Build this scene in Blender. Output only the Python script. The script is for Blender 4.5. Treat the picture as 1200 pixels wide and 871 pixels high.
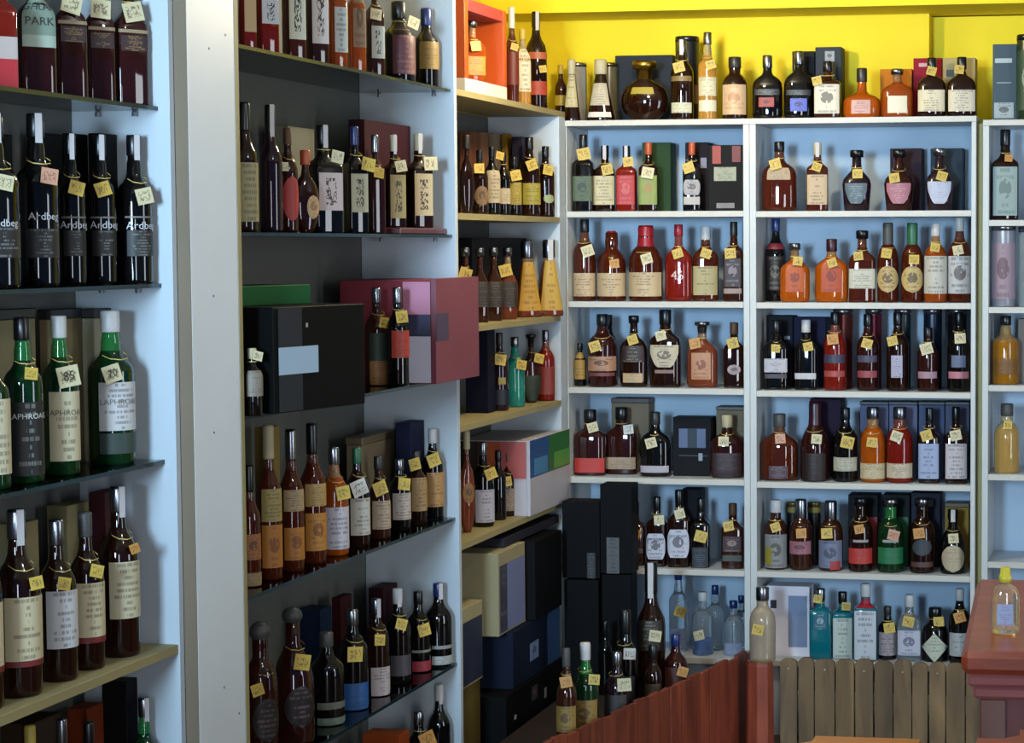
import bpy, bmesh, math, random
from math import sin, cos, pi, radians, sqrt
from mathutils import Vector, Matrix

for o in list(bpy.data.objects):
    bpy.data.objects.remove(o, do_unlink=True)
S = bpy.context.scene
COL = S.collection

# ------------------------------------------------------------------ camera, light, exposure
cam_data = bpy.data.cameras.new('camera')
cam = bpy.data.objects.new('camera', cam_data)
COL.objects.link(cam)
cam.location = (0, 0, 1.75)
cam.matrix_world = Matrix.Translation((0, 0, 1.75)) @ Matrix([[0.9850624, -0.0085371, 0.1719862], [0.1721889, 0.059081, -0.9832906], [-0.0017667, 0.9982167, 0.0596684]]).to_4x4()
cam_data.sensor_fit = 'HORIZONTAL'
cam_data.sensor_width = 36.0
cam_data.lens = 2508.14 / 1200 * 36
cam_data.shift_x = (600 - 930.046) / 1200
cam_data.clip_start = 0.05
S.camera = cam

S.view_settings.view_transform = 'Standard'
S.view_settings.look = 'None'
S.view_settings.gamma = 1
S.view_settings.use_curve_mapping = False
S.view_settings.exposure = 0.0

world = bpy.data.worlds.new('world')
S.world = world
world.use_nodes = True
wb = world.node_tree.nodes['Background']
wb.inputs[0].default_value = (0.20, 0.45, 1.0, 1)
wb.inputs[1].default_value = 0.22

def area(name, loc, target, sx, sy, power, col):
    d = bpy.data.lights.new(name, 'AREA')
    d.shape = 'RECTANGLE'; d.size = sx; d.size_y = sy
    d.energy = power; d.color = col
    o = bpy.data.objects.new(name, d)
    COL.objects.link(o)
    o.location = loc
    o.rotation_euler = (Vector(target) - Vector(loc)).to_track_quat('-Z', 'Y').to_euler()
    return o
# daylight through the shop front behind the photographer, and through a side window
sf = area('shop_front_daylight', (-1.80, -0.9, 2.10), (-1.75, 7.0, 2.1), 0.75, 1.1, 52, (0.50, 0.76, 1.0))
sf.data.spread = radians(55)      # beam narrowed for effect, so the lower shelves stay darker
area('side_door_daylight', (2.6, 4.4, 1.25), (-1.6, 6.6, 1.25), 0.9, 2.5, 78, (0.86, 0.94, 1.0))
area('glazed_door_daylight', (0.75, -1.2, 1.15), (-1.2, 7.6, 1.15), 0.55, 2.3, 75, (0.88, 0.94, 1.0))
# warm ceiling lamp near the corner of the back shelves
def lamp(name, loc, power, col, r=0.06):
    d = bpy.data.lights.new(name, 'POINT')
    d.energy = power; d.color = col; d.shadow_soft_size = r
    o = bpy.data.objects.new(name, d)
    COL.objects.link(o); o.location = loc
    return o
lamp('warm_ceiling_lamp', (-1.65, 6.55, 2.60), 56, (1.0, 0.86, 0.62))
lamp('ceiling_lamp', (-0.7, 3.9, 2.62), 16, (0.93, 0.97, 1.0))

# ------------------------------------------------------------------ materials
def lin(h, k=1.0):
    h = h.lstrip('#')
    v = [int(h[i:i + 2], 16) / 255 for i in (0, 2, 4)]
    return tuple(k * (c / 12.92 if c <= 0.04045 else ((c + 0.055) / 1.055) ** 2.4) for c in v) + (1,)
MATS = {}
PK = 0.68      # paper, card and plastic colours: sheet reflectance
def principled(name):
    m = bpy.data.materials.new(name)
    m.use_nodes = True
    nt = m.node_tree
    return m, nt, nt.nodes['Principled BSDF']
def plain(name, h, rough=0.5, metal=0.0, spec=0.5, noise=0.06, scale=8, bump=0.0, bscale=60):
    k = ('plain', name, h, rough, metal)
    if k in MATS: return MATS[k]
    m, nt, b = principled(name)
    b.inputs['Roughness'].default_value = rough
    b.inputs['Metallic'].default_value = metal
    b.inputs['Specular IOR Level'].default_value = spec
    tc = nt.nodes.new('ShaderNodeTexCoord')
    nz = nt.nodes.new('ShaderNodeTexNoise'); nz.inputs['Scale'].default_value = scale
    nz.inputs['Detail'].default_value = 4
    nt.links.new(tc.outputs['Object'], nz.inputs['Vector'])
    mx = nt.nodes.new('ShaderNodeMix'); mx.data_type = 'RGBA'
    c = lin(h, PK if name.split('_')[0] in ('carton', 'tube', 'cap', 'stool', 'moulding', 'stile') else 1)
    mx.inputs['A'].default_value = tuple(x * (1 - noise * 2) for x in c[:3]) + (1,)
    mx.inputs['B'].default_value = tuple(min(1, x * (1 + noise * 2)) for x in c[:3]) + (1,)
    nt.links.new(nz.outputs['Fac'], mx.inputs['Factor'])
    nt.links.new(mx.outputs['Result'], b.inputs['Base Color'])
    if bump:
        n2 = nt.nodes.new('ShaderNodeTexNoise'); n2.inputs['Scale'].default_value = bscale
        nt.links.new(tc.outputs['Object'], n2.inputs['Vector'])
        bp = nt.nodes.new('ShaderNodeBump'); bp.inputs['Strength'].default_value = bump
        bp.inputs['Distance'].default_value = 0.01
        nt.links.new(n2.outputs['Fac'], bp.inputs['Height'])
        nt.links.new(bp.outputs['Normal'], b.inputs['Normal'])
    MATS[k] = m
    return m
def wood(name, h1, h2, scale=(3, 3, 30), rough=0.5):
    k = ('wood', name)
    if k in MATS: return MATS[k]
    m, nt, b = principled(name)
    b.inputs['Roughness'].default_value = rough
    tc = nt.nodes.new('ShaderNodeTexCoord'); mp = nt.nodes.new('ShaderNodeMapping')
    mp.inputs['Scale'].default_value = scale
    nt.links.new(tc.outputs['Object'], mp.inputs['Vector'])
    nz = nt.nodes.new('ShaderNodeTexNoise'); nz.inputs['Scale'].default_value = 2.5
    nz.inputs['Detail'].default_value = 6; nz.inputs['Distortion'].default_value = 0.6
    nt.links.new(mp.outputs['Vector'], nz.inputs['Vector'])
    oi = nt.nodes.new('ShaderNodeObjectInfo')
    rp = nt.nodes.new('ShaderNodeValToRGB')
    rp.color_ramp.elements[0].position = 0.3; rp.color_ramp.elements[0].color = lin(h1)
    rp.color_ramp.elements[1].position = 0.7; rp.color_ramp.elements[1].color = lin(h2)
    nt.links.new(nz.outputs['Fac'], rp.inputs['Fac'])
    hs = nt.nodes.new('ShaderNodeHueSaturation')
    ma = nt.nodes.new('ShaderNodeMapRange')
    ma.inputs['To Min'].default_value = 0.75; ma.inputs['To Max'].default_value = 1.25
    nt.links.new(oi.outputs['Random'], ma.inputs['Value'])
    nt.links.new(ma.outputs['Result'], hs.inputs['Value'])
    nt.links.new(rp.outputs['Color'], hs.inputs['Color'])
    nt.links.new(hs.outputs['Color'], b.inputs['Base Color'])
    bp = nt.nodes.new('ShaderNodeBump'); bp.inputs['Strength'].default_value = 0.25
    bp.inputs['Distance'].default_value = 0.004
    nt.links.new(nz.outputs['Fac'], bp.inputs['Height'])
    nt.links.new(bp.outputs['Normal'], b.inputs['Normal'])
    MATS[k] = m
    return m
def liquid(h, tr):
    k = ('liq', h, tr)
    if k in MATS: return MATS[k]
    m, nt, b = principled('bottle_glass')
    b.inputs['Base Color'].default_value = lin(h)
    b.inputs['Roughness'].default_value = 0.03
    b.inputs['IOR'].default_value = 1.45
    b.inputs['Transmission Weight'].default_value = tr
    b.inputs['Coat Weight'].default_value = 0.0
    b.inputs['Coat Roughness'].default_value = 0.03
    MATS[k] = m
    return m
def print_mat(paper, ink, style):
    """flat printing on paper: rows of small type, an emblem, scribbled digits"""
    k = ('print', paper, ink, style)
    if k in MATS: return MATS[k]
    m, nt, b = principled('printed_paper')
    b.inputs['Roughness'].default_value = 0.55
    if style == 'p':
        b.inputs['Base Color'].default_value = lin(paper, PK); MATS[k] = m; return m
    L = nt.links.new
    uv = nt.nodes.new('ShaderNodeUVMap')
    oi = nt.nodes.new('ShaderNodeObjectInfo')
    sx = nt.nodes.new('ShaderNodeSeparateXYZ'); L(uv.outputs['UV'], sx.inputs['Vector'])
    def mth(op, a, c=None):
        n = nt.nodes.new('ShaderNodeMath'); n.operation = op
        for i, v in enumerate((a, c)):
            if v is None: continue
            if isinstance(v, (int, float)): n.inputs[i].default_value = v
            else: L(v, n.inputs[i])
        return n.outputs[0]
    u, v = sx.outputs['X'], sx.outputs['Y']
    cu = mth('ABSOLUTE', mth('SUBTRACT', u, 0.5)); cv = mth('ABSOLUTE', mth('SUBTRACT', v, 0.5))
    nz = nt.nodes.new('ShaderNodeTexNoise'); nz.noise_dimensions = '4D'
    mp = nt.nodes.new('ShaderNodeMapping'); L(uv.outputs['UV'], mp.inputs['Vector'])
    L(mp.outputs['Vector'], nz.inputs['Vector']); L(mth('MULTIPLY', oi.outputs['Random'], 50.0), nz.inputs['W'])
    if style == 'tag':
        mp.inputs['Scale'].default_value = (1, 0.6, 1); nz.inputs['Scale'].default_value = 5
        band = mth('LESS_THAN', mth('ABSOLUTE', mth('SUBTRACT', nz.outputs['Fac'], 0.5)), 0.035)
        ink_f = mth('MULTIPLY', band, mth('MULTIPLY', mth('LESS_THAN', cu, 0.36), mth('LESS_THAN', cv, 0.3)))
        ink_f = mth('MULTIPLY', ink_f, 0.75)
    else:
        rows = 9.0 if style == 'l' else 7.0
        mp.inputs['Scale'].default_value = (1, 0.0, 1); nz.inputs['Scale'].default_value = 24
        rowid = mth('FLOOR', mth('MULTIPLY', v, rows))
        fr = mth('FRACT', mth('MULTIPLY', v, rows))
        cmb = nt.nodes.new('ShaderNodeCombineXYZ'); L(u, cmb.inputs[0]); L(mth('MULTIPLY', rowid, 3.7), cmb.inputs[1])
        L(cmb.outputs[0], nz.inputs['Vector'])
        wn = nt.nodes.new('ShaderNodeTexWhiteNoise'); wn.noise_dimensions = '2D'
        c2 = nt.nodes.new('ShaderNodeCombineXYZ'); L(rowid, c2.inputs[0]); L(mth('MULTIPLY', oi.outputs['Random'], 91.0), c2.inputs[1])
        L(c2.outputs[0], wn.inputs['Vector'])
        width = mth('MULTIPLY', wn.outputs['Value'], 0.42)
        on = mth('MULTIPLY', mth('LESS_THAN', mth('ABSOLUTE', mth('SUBTRACT', fr, 0.5)), 0.26), mth('LESS_THAN', cu, width))
        ink_f = mth('MULTIPLY', on, mth('GREATER_THAN', nz.outputs['Fac'], 0.45))
        ink_f = mth('MULTIPLY', ink_f, 0.5)
        if style in ('e', 'k'):
            # an emblem in the middle
            rr = mth('ADD', mth('POWER', mth('DIVIDE', cu, 0.26), 2.0), mth('POWER', mth('DIVIDE', mth('ABSOLUTE', mth('SUBTRACT', v, 0.55)), 0.2), 2.0))
            n3 = nt.nodes.new('ShaderNodeTexNoise'); n3.noise_dimensions = '4D'; n3.inputs['Scale'].default_value = 6
            L(uv.outputs['UV'], n3.inputs['Vector']); L(mth('MULTIPLY', oi.outputs['Random'], 33.0), n3.inputs['W'])
            if style == 'e':
                em = mth('MULTIPLY', mth('LESS_THAN', rr, 1.0), mth('GREATER_THAN', n3.outputs['Fac'], 0.42))
                near = mth('LESS_THAN', rr, 1.6)
                ink_f = mth('ADD', mth('MULTIPLY', ink_f, mth('SUBTRACT', 1.0, near)), mth('MULTIPLY', em, 0.75))
            else:
                # brush strokes
                st = mth('LESS_THAN', mth('ABSOLUTE', mth('SUBTRACT', n3.outputs['Fac'], 0.5)), 0.045)
                ink_f = mth('MULTIPLY', mth('MULTIPLY', st, mth('LESS_THAN', cu, 0.22)), mth('LESS_THAN', cv, 0.36))
    mx = nt.nodes.new('ShaderNodeMix'); mx.data_type = 'RGBA'
    mx.inputs['A'].default_value = lin(paper, PK); mx.inputs['B'].default_value = lin(ink, PK)
    L(ink_f, mx.inputs['Factor']); L(mx.outputs['Result'], b.inputs['Base Color'])
    MATS[k] = m
    return m
def shelf_glass():
    k = 'shelf_glass'
    if k in MATS: return MATS[k]
    m, nt, b = principled('shelf_glass')
    nt.nodes.remove(b)
    out = nt.nodes['Material Output']
    t = nt.nodes.new('ShaderNodeBsdfTransparent'); t.inputs[0].default_value = (0.62, 0.74, 0.76, 1)
    g = nt.nodes.new('ShaderNodeBsdfGlossy'); g.inputs['Roughness'].default_value = 0.02
    f = nt.nodes.new('ShaderNodeFresnel'); f.inputs[0].default_value = 1.5
    mx = nt.nodes.new('ShaderNodeMixShader')
    nt.links.new(f.outputs[0], mx.inputs[0]); nt.links.new(t.outputs[0], mx.inputs[1]); nt.links.new(g.outputs[0], mx.inputs[2])
    nt.links.new(mx.outputs[0], out.inputs[0])
    MATS[k] = m
    return m

LAM = plain('shelf_laminate', 'aeb6bc', 0.45, noise=0.025, scale=5)
BACKP = plain('shelf_back_panel', '9db0c2', 0.6, noise=0.03, scale=4)
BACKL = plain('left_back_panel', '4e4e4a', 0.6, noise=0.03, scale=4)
RAW = plain('raw_shelf_edge', '8c8058', 0.6)
GEDGE = plain('glass_shelf_edge', '16282b', 0.15)
CEIL = plain('ceiling_plaster', 'c9c6bb', 0.8, noise=0.02, scale=3)
YEL = plain('yellow_wall_paint', 'e0c804', 0.7, noise=0.02, scale=3)
REDW = wood('red_fence_wood', '5c2416', '8a402a', (6, 6, 1.2), 0.45)
TANW = wood('tan_fence_wood', '4d3a22', '7f6440', (6, 6, 1.0), 0.6)
COUNTER = wood('counter_wood', '6e2c1b', '8c3d24', (1.5, 6, 6), 0.3)
COUNTER2 = wood('counter_panel_wood', '4a1214', '631a1b', (6, 6, 1.5), 0.35)

# ------------------------------------------------------------------ mesh helpers
def mesh_obj(name, verts, faces, mat, parent=None, smooth=False, loc=(0, 0, 0), rot=None, uvs=None, slots=None, fm=None):
    me = bpy.data.meshes.new(name)
    me.from_pydata(verts, [], faces)
    for m in (mat if isinstance(mat, (list, tuple)) else [mat]): me.materials.append(m)
    if smooth:
        me.polygons.foreach_set('use_smooth', [True] * len(me.polygons))
    if fm:
        me.polygons.foreach_set('material_index', fm)
    if uvs:
        ul = me.uv_layers.new(name='UVMap')
        for lp in me.loops: ul.data[lp.index].uv = uvs[lp.vertex_index]
    me.update()
    o = bpy.data.objects.new(name, me)
    COL.objects.link(o)
    o.location = loc
    if rot: o.rotation_euler = rot
    if parent: o.parent = parent
    return o
def box_geo(x0, x1, y0, y1, z0, z1, bev=0.0):
    bm = bmesh.new()
    bmesh.ops.create_cube(bm, size=1)
    for v in bm.verts:
        v.co = Vector((x0 + (v.co.x + .5) * (x1 - x0), y0 + (v.co.y + .5) * (y1 - y0), z0 + (v.co.z + .5) * (z1 - z0)))
    if bev > 0:
        bmesh.ops.bevel(bm, geom=bm.edges[:], offset=min(bev, 0.45 * min(x1 - x0, y1 - y0, z1 - z0)), segments=1, affect='EDGES')
    bm.verts.index_update()
    vs = [v.co[:] for v in bm.verts]; fs = [[v.index for v in f.verts] for f in bm.faces]
    bm.free()
    return vs, fs
def boxo(name, x0, x1, y0, y1, z0, z1, mat, parent=None, bev=0.001, origin=False):
    vs, fs = box_geo(x0, x1, y0, y1, z0, z1, bev)
    return mesh_obj(name, vs, fs, mat, parent)
def lathe(profile, n=18, cap=True):
    vs, fs = [], []
    for r, z in profile:
        for i in range(n):
            a = 2 * pi * i / n
            vs.append((r * cos(a), r * sin(a), z))
    for k in range(len(profile) - 1):
        for i in range(n):
            j = (i + 1) % n
            fs.append((k * n + i, k * n + j, (k + 1) * n + j, (k + 1) * n + i))
    if cap:
        fs.append(tuple(reversed(range(n)))); b = (len(profile) - 1) * n
        fs.append(tuple(b + i for i in range(n)))
    return vs, fs
def join(*gs):
    vs, fs = [], []
    for v, f in gs:
        b = len(vs); vs += v; fs += [tuple(i + b for i in q) for q in f]
    return vs, fs
def empty(name, loc, rz=0, label=None, cat=None, group=None):
    o = bpy.data.objects.new(name, None)
    o.empty_display_size = 0.05
    COL.objects.link(o); o.location = loc; o.rotation_euler = (0, 0, rz)
    if label: tag(o, label, cat, group)
    return o
def tag(o, label, cat, group=None):
    o['label'] = label; o['category'] = cat
    if group: o['group'] = group
    return o
def struct(o):
    o['kind'] = 'structure'; return o

# text as flat print: built-in font turned into a thin mesh
TXT = {}
def text_geo(s):
    if s in TXT: return TXT[s]
    cu = bpy.data.curves.new('t', 'FONT'); cu.body = s; cu.align_x = 'CENTER'; cu.align_y = 'CENTER'; cu.size = 1.0
    cu.resolution_u = 2
    o = bpy.data.objects.new('t', cu); COL.objects.link(o)
    bpy.context.view_layer.update()
    me = o.evaluated_get(bpy.context.evaluated_depsgraph_get()).to_mesh()
    vs = [(v.co.x, v.co.y) for v in me.vertices]; fs = [tuple(p.vertices) for p in me.polygons]
    o.to_mesh_clear()
    bpy.data.objects.remove(o); bpy.data.curves.remove(cu)
    TXT[s] = (vs, fs)
    return TXT[s]

# ------------------------------------------------------------------ bottles
# kind: squareness exponent, depth ratio, side profile (height fraction, radius fraction), cap start, cap radius
KINDS = {
 'std':  (2.0, 1.0, [(0, .88), (.012, .97), (.03, 1), (.56, 1), (.61, .97), (.65, .88), (.69, .7), (.72, .53), (.76, .41), (.82, .36), (.98, .34)], .84, .40),
 'tall': (2.0, 1.0, [(0, .9), (.012, .98), (.025, 1), (.60, 1), (.635, .95), (.66, .84), (.685, .64), (.71, .50), (.74, .44), (.80, .42), (.84, .36), (.98, .34)], .86, .42),
 'slim': (2.0, 1.0, [(0, .9), (.012, .98), (.025, 1), (.55, 1), (.60, .95), (.64, .78), (.68, .58), (.72, .45), (.80, .40), (.98, .38)], .78, .46),
 'square': (6.5, 1.0, [(0, .95), (.01, .99), (.02, 1), (.60, 1), (.63, .96), (.655, .8), (.68, .58), (.71, .42), (.76, .36), (.98, .33)], .82, .38),
 'flat': (4.0, .55, [(0, .94), (.012, .99), (.025, 1), (.58, 1), (.62, .95), (.65, .82), (.68, .6), (.71, .43), (.76, .36), (.98, .33)], .82, .40),
 'wide': (2.8, .6, [(0, .84), (.015, .93), (.06, .99), (.12, 1), (.50, 1), (.57, .95), (.62, .82), (.66, .62), (.69, .42), (.73, .31), (.80, .28), (.98, .26)], .80, .33),
 'squat': (2.6, .65, [(0, .8), (.02, .92), (.08, 1), (.30, 1), (.38, .93), (.44, .70), (.48, .42), (.53, .27), (.70, .24), (.97, .22)], .72, .28),
 'round': (2.0, .55, [(0, .42), (.02, .5), (.06, .66), (.14, .86), (.24, .97), (.34, 1), (.44, .97), (.54, .86), (.61, .68), (.66, .46), (.70, .30), (.78, .24), (.98, .2)], .82, .34),
 'cone': (3.0, .8, [(0, .96), (.015, 1), (.05, 1), (.30, .78), (.50, .62), (.66, .48), (.72, .40), (.98, .34)], .76, .46),
 'bell': (2.0, 1.0, [(0, .9), (.015, .98), (.03, 1), (.50, 1), (.58, .97), (.65, .86), (.70, .66), (.73, .48), (.76, .44), (.84, .46), (.98, .42)], .82, .50),
 'hex':  (3.2, .8, [(0, .82), (.012, .86), (.38, .98), (.44, 1), (.52, .92), (.60, .66), (.66, .42), (.72, .33), (.98, .31)], .80, .40),
 'gin':  (9.0, 1.0, [(0, .97), (.01, 1), (.66, 1), (.69, .95), (.71, .72), (.73, .48), (.76, .40), (.98, .38)], .83, .44),
 'jug':  (2.0, 1.0, [(0, .9), (.015, .98), (.03, 1), (.40, 1), (.50, .95), (.60, .76), (.68, .50), (.74, .36), (.98, .34)], .84, .42),
}
def sup(h, s, n):
    return h * max(0.0, 1 - min(1, abs(s)) ** n) ** (1 / n)
def ring(kind, W, r):
    n, dr, prof = kind[0], kind[1], kind[2]
    rn = prof[-1][1]
    t = max(0, min(1, (r - rn * 1.25) / (0.8 - rn)))
    t = t * t * (3 - 2 * t)
    hx = r * W / 2
    return hx, hx * (1 + (dr - 1) * t), 2 + (n - 2) * t
def prof_r(kind, zf):
    p = kind[2]
    for (z0, r0), (z1, r1) in zip(p, p[1:]):
        if z0 <= zf <= z1:
            return r0 + (r1 - r0) * (zf - z0) / (z1 - z0)
    return p[-1][1]
NSEG = 22
def shape_w(shape, v):
    if shape == 'o': return sqrt(max(0, 1 - (2 * v - 1) ** 2))
    if shape == 'd': return 1 - abs(2 * v - 1) * 0.98
    if shape == 's': return 1.0 if v > .62 else (0.45 + .55 * (v / .62) ** .6)      # shield
    if shape == 'x': return 1 - 0.28 * (abs(2 * v - 1) ** 3)                     # clipped corners
    if shape == 'a': return 1.0
    return 1.0
def band_on(kind, W, H, f0, f1, a, shape, eps, off=0.0, nu=12, nv=6):
    vs, fs, uv = [], [], []
    if shape in ('o', 'd', 's', 'x'): nv = 12
    for j in range(nv + 1):
        v = j / nv; zf = f0 + (f1 - f0) * v
        hx, hy, n = ring(kind, W, prof_r(kind, zf))
        w = a * shape_w(shape, v)
        for i in range(nu + 1):
            u = i / nu
            s = off + (2 * u - 1) * w
            s = max(-.995, min(.995, s))
            vs.append((s * (hx + eps), -sup(hy + eps, s, n), zf * H)); uv.append((u, v))
    for j in range(nv):
        for i in range(nu):
            b = j * (nu + 1) + i
            fs.append((b, b + 1, b + nu + 2, b + nu + 1))
    return vs, fs, uv
def text_on(root, kind, W, H, s, zf, size, ink, eps=0.0022):
    gv, gf = text_geo(s)
    hx, hy, n = ring(kind, W, prof_r(kind, zf))
    vs = []
    for x, y in gv:
        q = x * size / hx
        if n < 2.6:
            q = sin(max(-1.4, min(1.4, q)))
        q = max(-.97, min(.97, q))
        hx2, hy2, n2 = ring(kind, W, prof_r(kind, min(.97, zf + y * size / H)))
        vs.append((q * (hx2 + eps), -sup(hy2 + eps, q, n2), zf * H + y * size))
    mesh_obj('lettering', vs, gf, plain('lettering_ink', ink, 0.5), root)
LQ = {  # liquid colour, clearness
 'dk': ('1c0a05', .0), 'bk': ('0a0808', .0), 'br': ('4a1a0a', .25), 'am': ('a34a12', .45), 'or': ('c8600f', .55), 'rd': ('7a1a10', .3),
 'ho': ('d9a24a', .6), 'ga': ('b5781a', .5), 'gp': ('cda45c', .55), 'gn': ('0d2c14', .2), 'cl': ('e6eef2', .92), 'te': ('0f6f7c', .35), 'tl': ('2c8f80', .35), 'pu': ('1f1018', .0),
 'mr': ('2c0f0c', .1), 'ch': ('32160c', .1), 'fr': ('b9a993', .5), 'yg': ('8a7a30', .5), 'cr': ('7d3b22', .4),
}
CAPC = {'k': ('0c0c0e', .3, 0), 'w': ('d8d4d0', .4, 0), 's': ('9a9aa0', .25, 1), 'b': ('1c2f6a', .3, 0), 'r': ('a01322', .35, 0), 'g': ('2f6b45', .4, 0),
        'n': ('5a3a1e', .6, 0), 'y': ('cdb14a', .45, 0), 'c': ('c9bb95', .6, 0), 'm': ('3c0f1e', .35, 0), 'o': ('c3552a', .4, 0), 'd': ('2c2622', .4, 0), 'e': ('4c4a48', .5, 0),
        'gd': ('b5913f', .3, 1)}
PAPER = {'Y': 'd8b648', 'C': 'dccfa4', 'O': 'd0913a', 'W': 'dcdad2', 'P': 'd59a7c'}
def bottle(x, y, z, H, W, face, kd, lq, cap, labs, tags, label, group, opts=None):
    opts = opts or {}
    K = KINDS[kd]
    root = empty('liquor_bottle', (x, y, z), radians(face), label, 'bottle', group)
    capz = opts.get('capz', K[3])
    # glass body, two materials: filled part and empty neck
    vs, fs, fm = [], [], []
    prof = K[2]
    for zf, r in prof:
        hx, hy, n = ring(K, W, r)
        for i in range(NSEG):
            t = 2 * pi * (i + .5) / NSEG
            c, s = cos(t), sin(t)
            vs.append((math.copysign(abs(c) ** (2 / n), c) * hx, math.copysign(abs(s) ** (2 / n), s) * hy, zf * H))
    fill = opts.get('fill', .72)
    for k in range(len(prof) - 1):
        for i in range(NSEG):
            j = (i + 1) % NSEG
            fs.append((k * NSEG + i, k * NSEG + j, (k + 1) * NSEG + j, (k + 1) * NSEG + i))
            fm.append(1 if prof[k][0] >= fill else 0)
    fs.append(tuple(reversed(range(NSEG)))); fm.append(0)
    b = (len(prof) - 1) * NSEG
    fs.append(tuple(b + i for i in range(NSEG))); fm.append(1)
    ml = liquid(*LQ[lq])
    top = {'am': ('b98a60', .6), 'or': ('c99a60', .7), 'ho': ('d8c9a8', .8), 'ga': ('cfae78', .7), 'gp': ('ddcaa0', .75), 'br': ('6a4030', .5), 'cl': ('e6eef2', .92), 'cr': ('a98a70', .6), 'rd': ('8a4a40', .5), 'gn': ('2f7a3c', .45)}.get(lq)
    mesh_obj('glass', vs, fs, [ml, liquid(*top) if top else ml], root, True, fm=fm)
    # cap
    cs, ccol = cap[0], cap[1:]
    h, ro, me = CAPC[ccol]
    cm = plain('cap_' + ccol, h, ro, me)
    rc = max(K[4] * W / 2, 0.011) if not opts.get('capr') else opts['capr'] * W / 2
    z0, z1 = capz * H, H
    d = z1 - z0
    if cs == 'c':
        pf = [(rc * .94, z0), (rc, z0 + .05 * d), (rc, z1 - .08 * d), (rc * .9, z1)]
    elif cs == 's':
        pf = [(rc * .7, z0), (rc * .7, z0 + .4 * d), (rc * 1.15, z0 + .42 * d), (rc * 1.2, z1 - .1 * d), (rc * 1.05, z1)]
    elif cs == 'w':
        pf = [(rc * 1.25, z0), (rc * 1.1, z0 + .15 * d), (rc, z0 + .5 * d), (rc * 1.02, z1 - .12 * d), (rc * .9, z1)]
    elif cs == 'b':
        pf = [(rc * .6, z0), (rc * .6, z0 + .15 * d)] + [(max(.25, sin(a)) * rc * 1.2, z0 + d * (.58 - .42 * cos(a))) for a in (.5, .9, 1.3, 1.6, 2.0, 2.4, 2.9)]
    elif cs == 't':
        pf = [(rc * .8, z0), (rc * .85, z0 + .1 * d), (rc * 1.05, z1 - .3 * d), (rc * 1.5, z1 - .28 * d), (rc * 1.5, z1 - .06 * d), (rc * 1.35, z1)]
    v2, f2 = lathe(pf, 14)
    mesh_obj('cap', v2, f2, cm, root, True)
    if opts.get('strip'):
        sw = .42 * rc
        hx = rc + .0012
        mesh_obj('tax_strip', [(-sw, -hx, z0 - .03 * H), (sw, -hx, z0 - .03 * H), (sw, -hx, z1), (-sw, -hx, z1), (-sw, -hx + .004, z1 + .001), (sw, -hx + .004, z1 + .001)],
                 [(0, 1, 2, 3), (3, 2, 5, 4)], print_mat('d2cccc', '8d8a92', 'p'), root)
    for lb in labs:
        f0, f1, col = lb[0], lb[1], lb[2]
        st = lb[3] if len(lb) > 3 else 'l'
        shp = lb[4] if len(lb) > 4 else 'r'
        a = lb[5] if len(lb) > 5 else .86
        ink = lb[6] if len(lb) > 6 else '3a2c24'
        off = lb[7] if len(lb) > 7 else 0.0
        v3, f3, uv = band_on(K, W, H, f0, f1, a, shp, .0012, off)
        mesh_obj('paper_label', v3, f3, print_mat(col, ink, st), root, True, uvs=uv)
    for tx in opts.get('text', []):
        text_on(root, K, W, H, *tx)
    for (lx, zf, col, rz, sz) in tags:
        # price card hung on the neck by a loop
        hx, hy, n = ring(K, W, max(prof_r(K, max(0, min(.97, zf - .03))), prof_r(K, max(0, min(.97, zf - .02)))))
        yy = -(hy + .004)
        c, s = cos(rz), sin(rz)
        w2, h2 = sz / 2, sz * .46
        def P(u, v, d=0): return (lx + u * c - v * s, yy - .004 + (v + h2) * .12 * 0 + d, zf * H + u * s + v * c)
        q = [P(-w2, -h2, -.004), P(w2, -h2, -.003), P(w2, h2), P(-w2, h2), P(-w2, -h2, -.0028), P(w2, -h2, -.0018), P(w2, h2, .0012), P(-w2, h2, .0012)]
        card = mesh_obj('price_tag', q, [(0, 1, 2, 3), (7, 6, 5, 4), (0, 4, 5, 1), (1, 5, 6, 2), (2, 6, 7, 3), (3, 7, 4, 0)], print_mat(PAPER[col], '4a3a20', 'tag'), root,
                 uvs=[(0, 0), (1, 0), (1, 1), (0, 1)] * 2)
        if opts.get('tagtext'):
            gv, gf = text_geo(opts['tagtext'])
            mesh_obj('digits', [P(a * sz * .55, bb * sz * .6, -.0045) for a, bb in gv], gf, plain('lettering_ink', '2a2218', .5), card)
        # loop round the neck
        rn = prof[-1][1] * W / 2 + .0035
        zt = max(.70, min(.80, capz - .03)) * H
        lv, lf = [], []
        for i in range(12):
            a = 2 * pi * i / 12
            dz = -(1 - sin(a - pi)) * .0 - (.5 - .5 * sin(a)) * max(0, zt - (zf * H + h2)) * .8
            for w in (-.0011, .0011):
                k = rn + (.5 - .5 * sin(a)) * .0 + max(0, -sin(a)) * max(0, (hy - rn) * .9)
                lv.append((k * cos(a) * (rn / max(rn, k) if False else 1), k * sin(a) if sin(a) < 0 else rn * sin(a), zt + dz + w))
        for i in range(12):
            j = (i + 1) % 12
            lf.append((2 * i, 2 * j, 2 * j + 1, 2 * i + 1))
        mesh_obj('tag_loop', lv, lf, plain('tag_loop_band', 'b39a52', .6), root)
    return root

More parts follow.
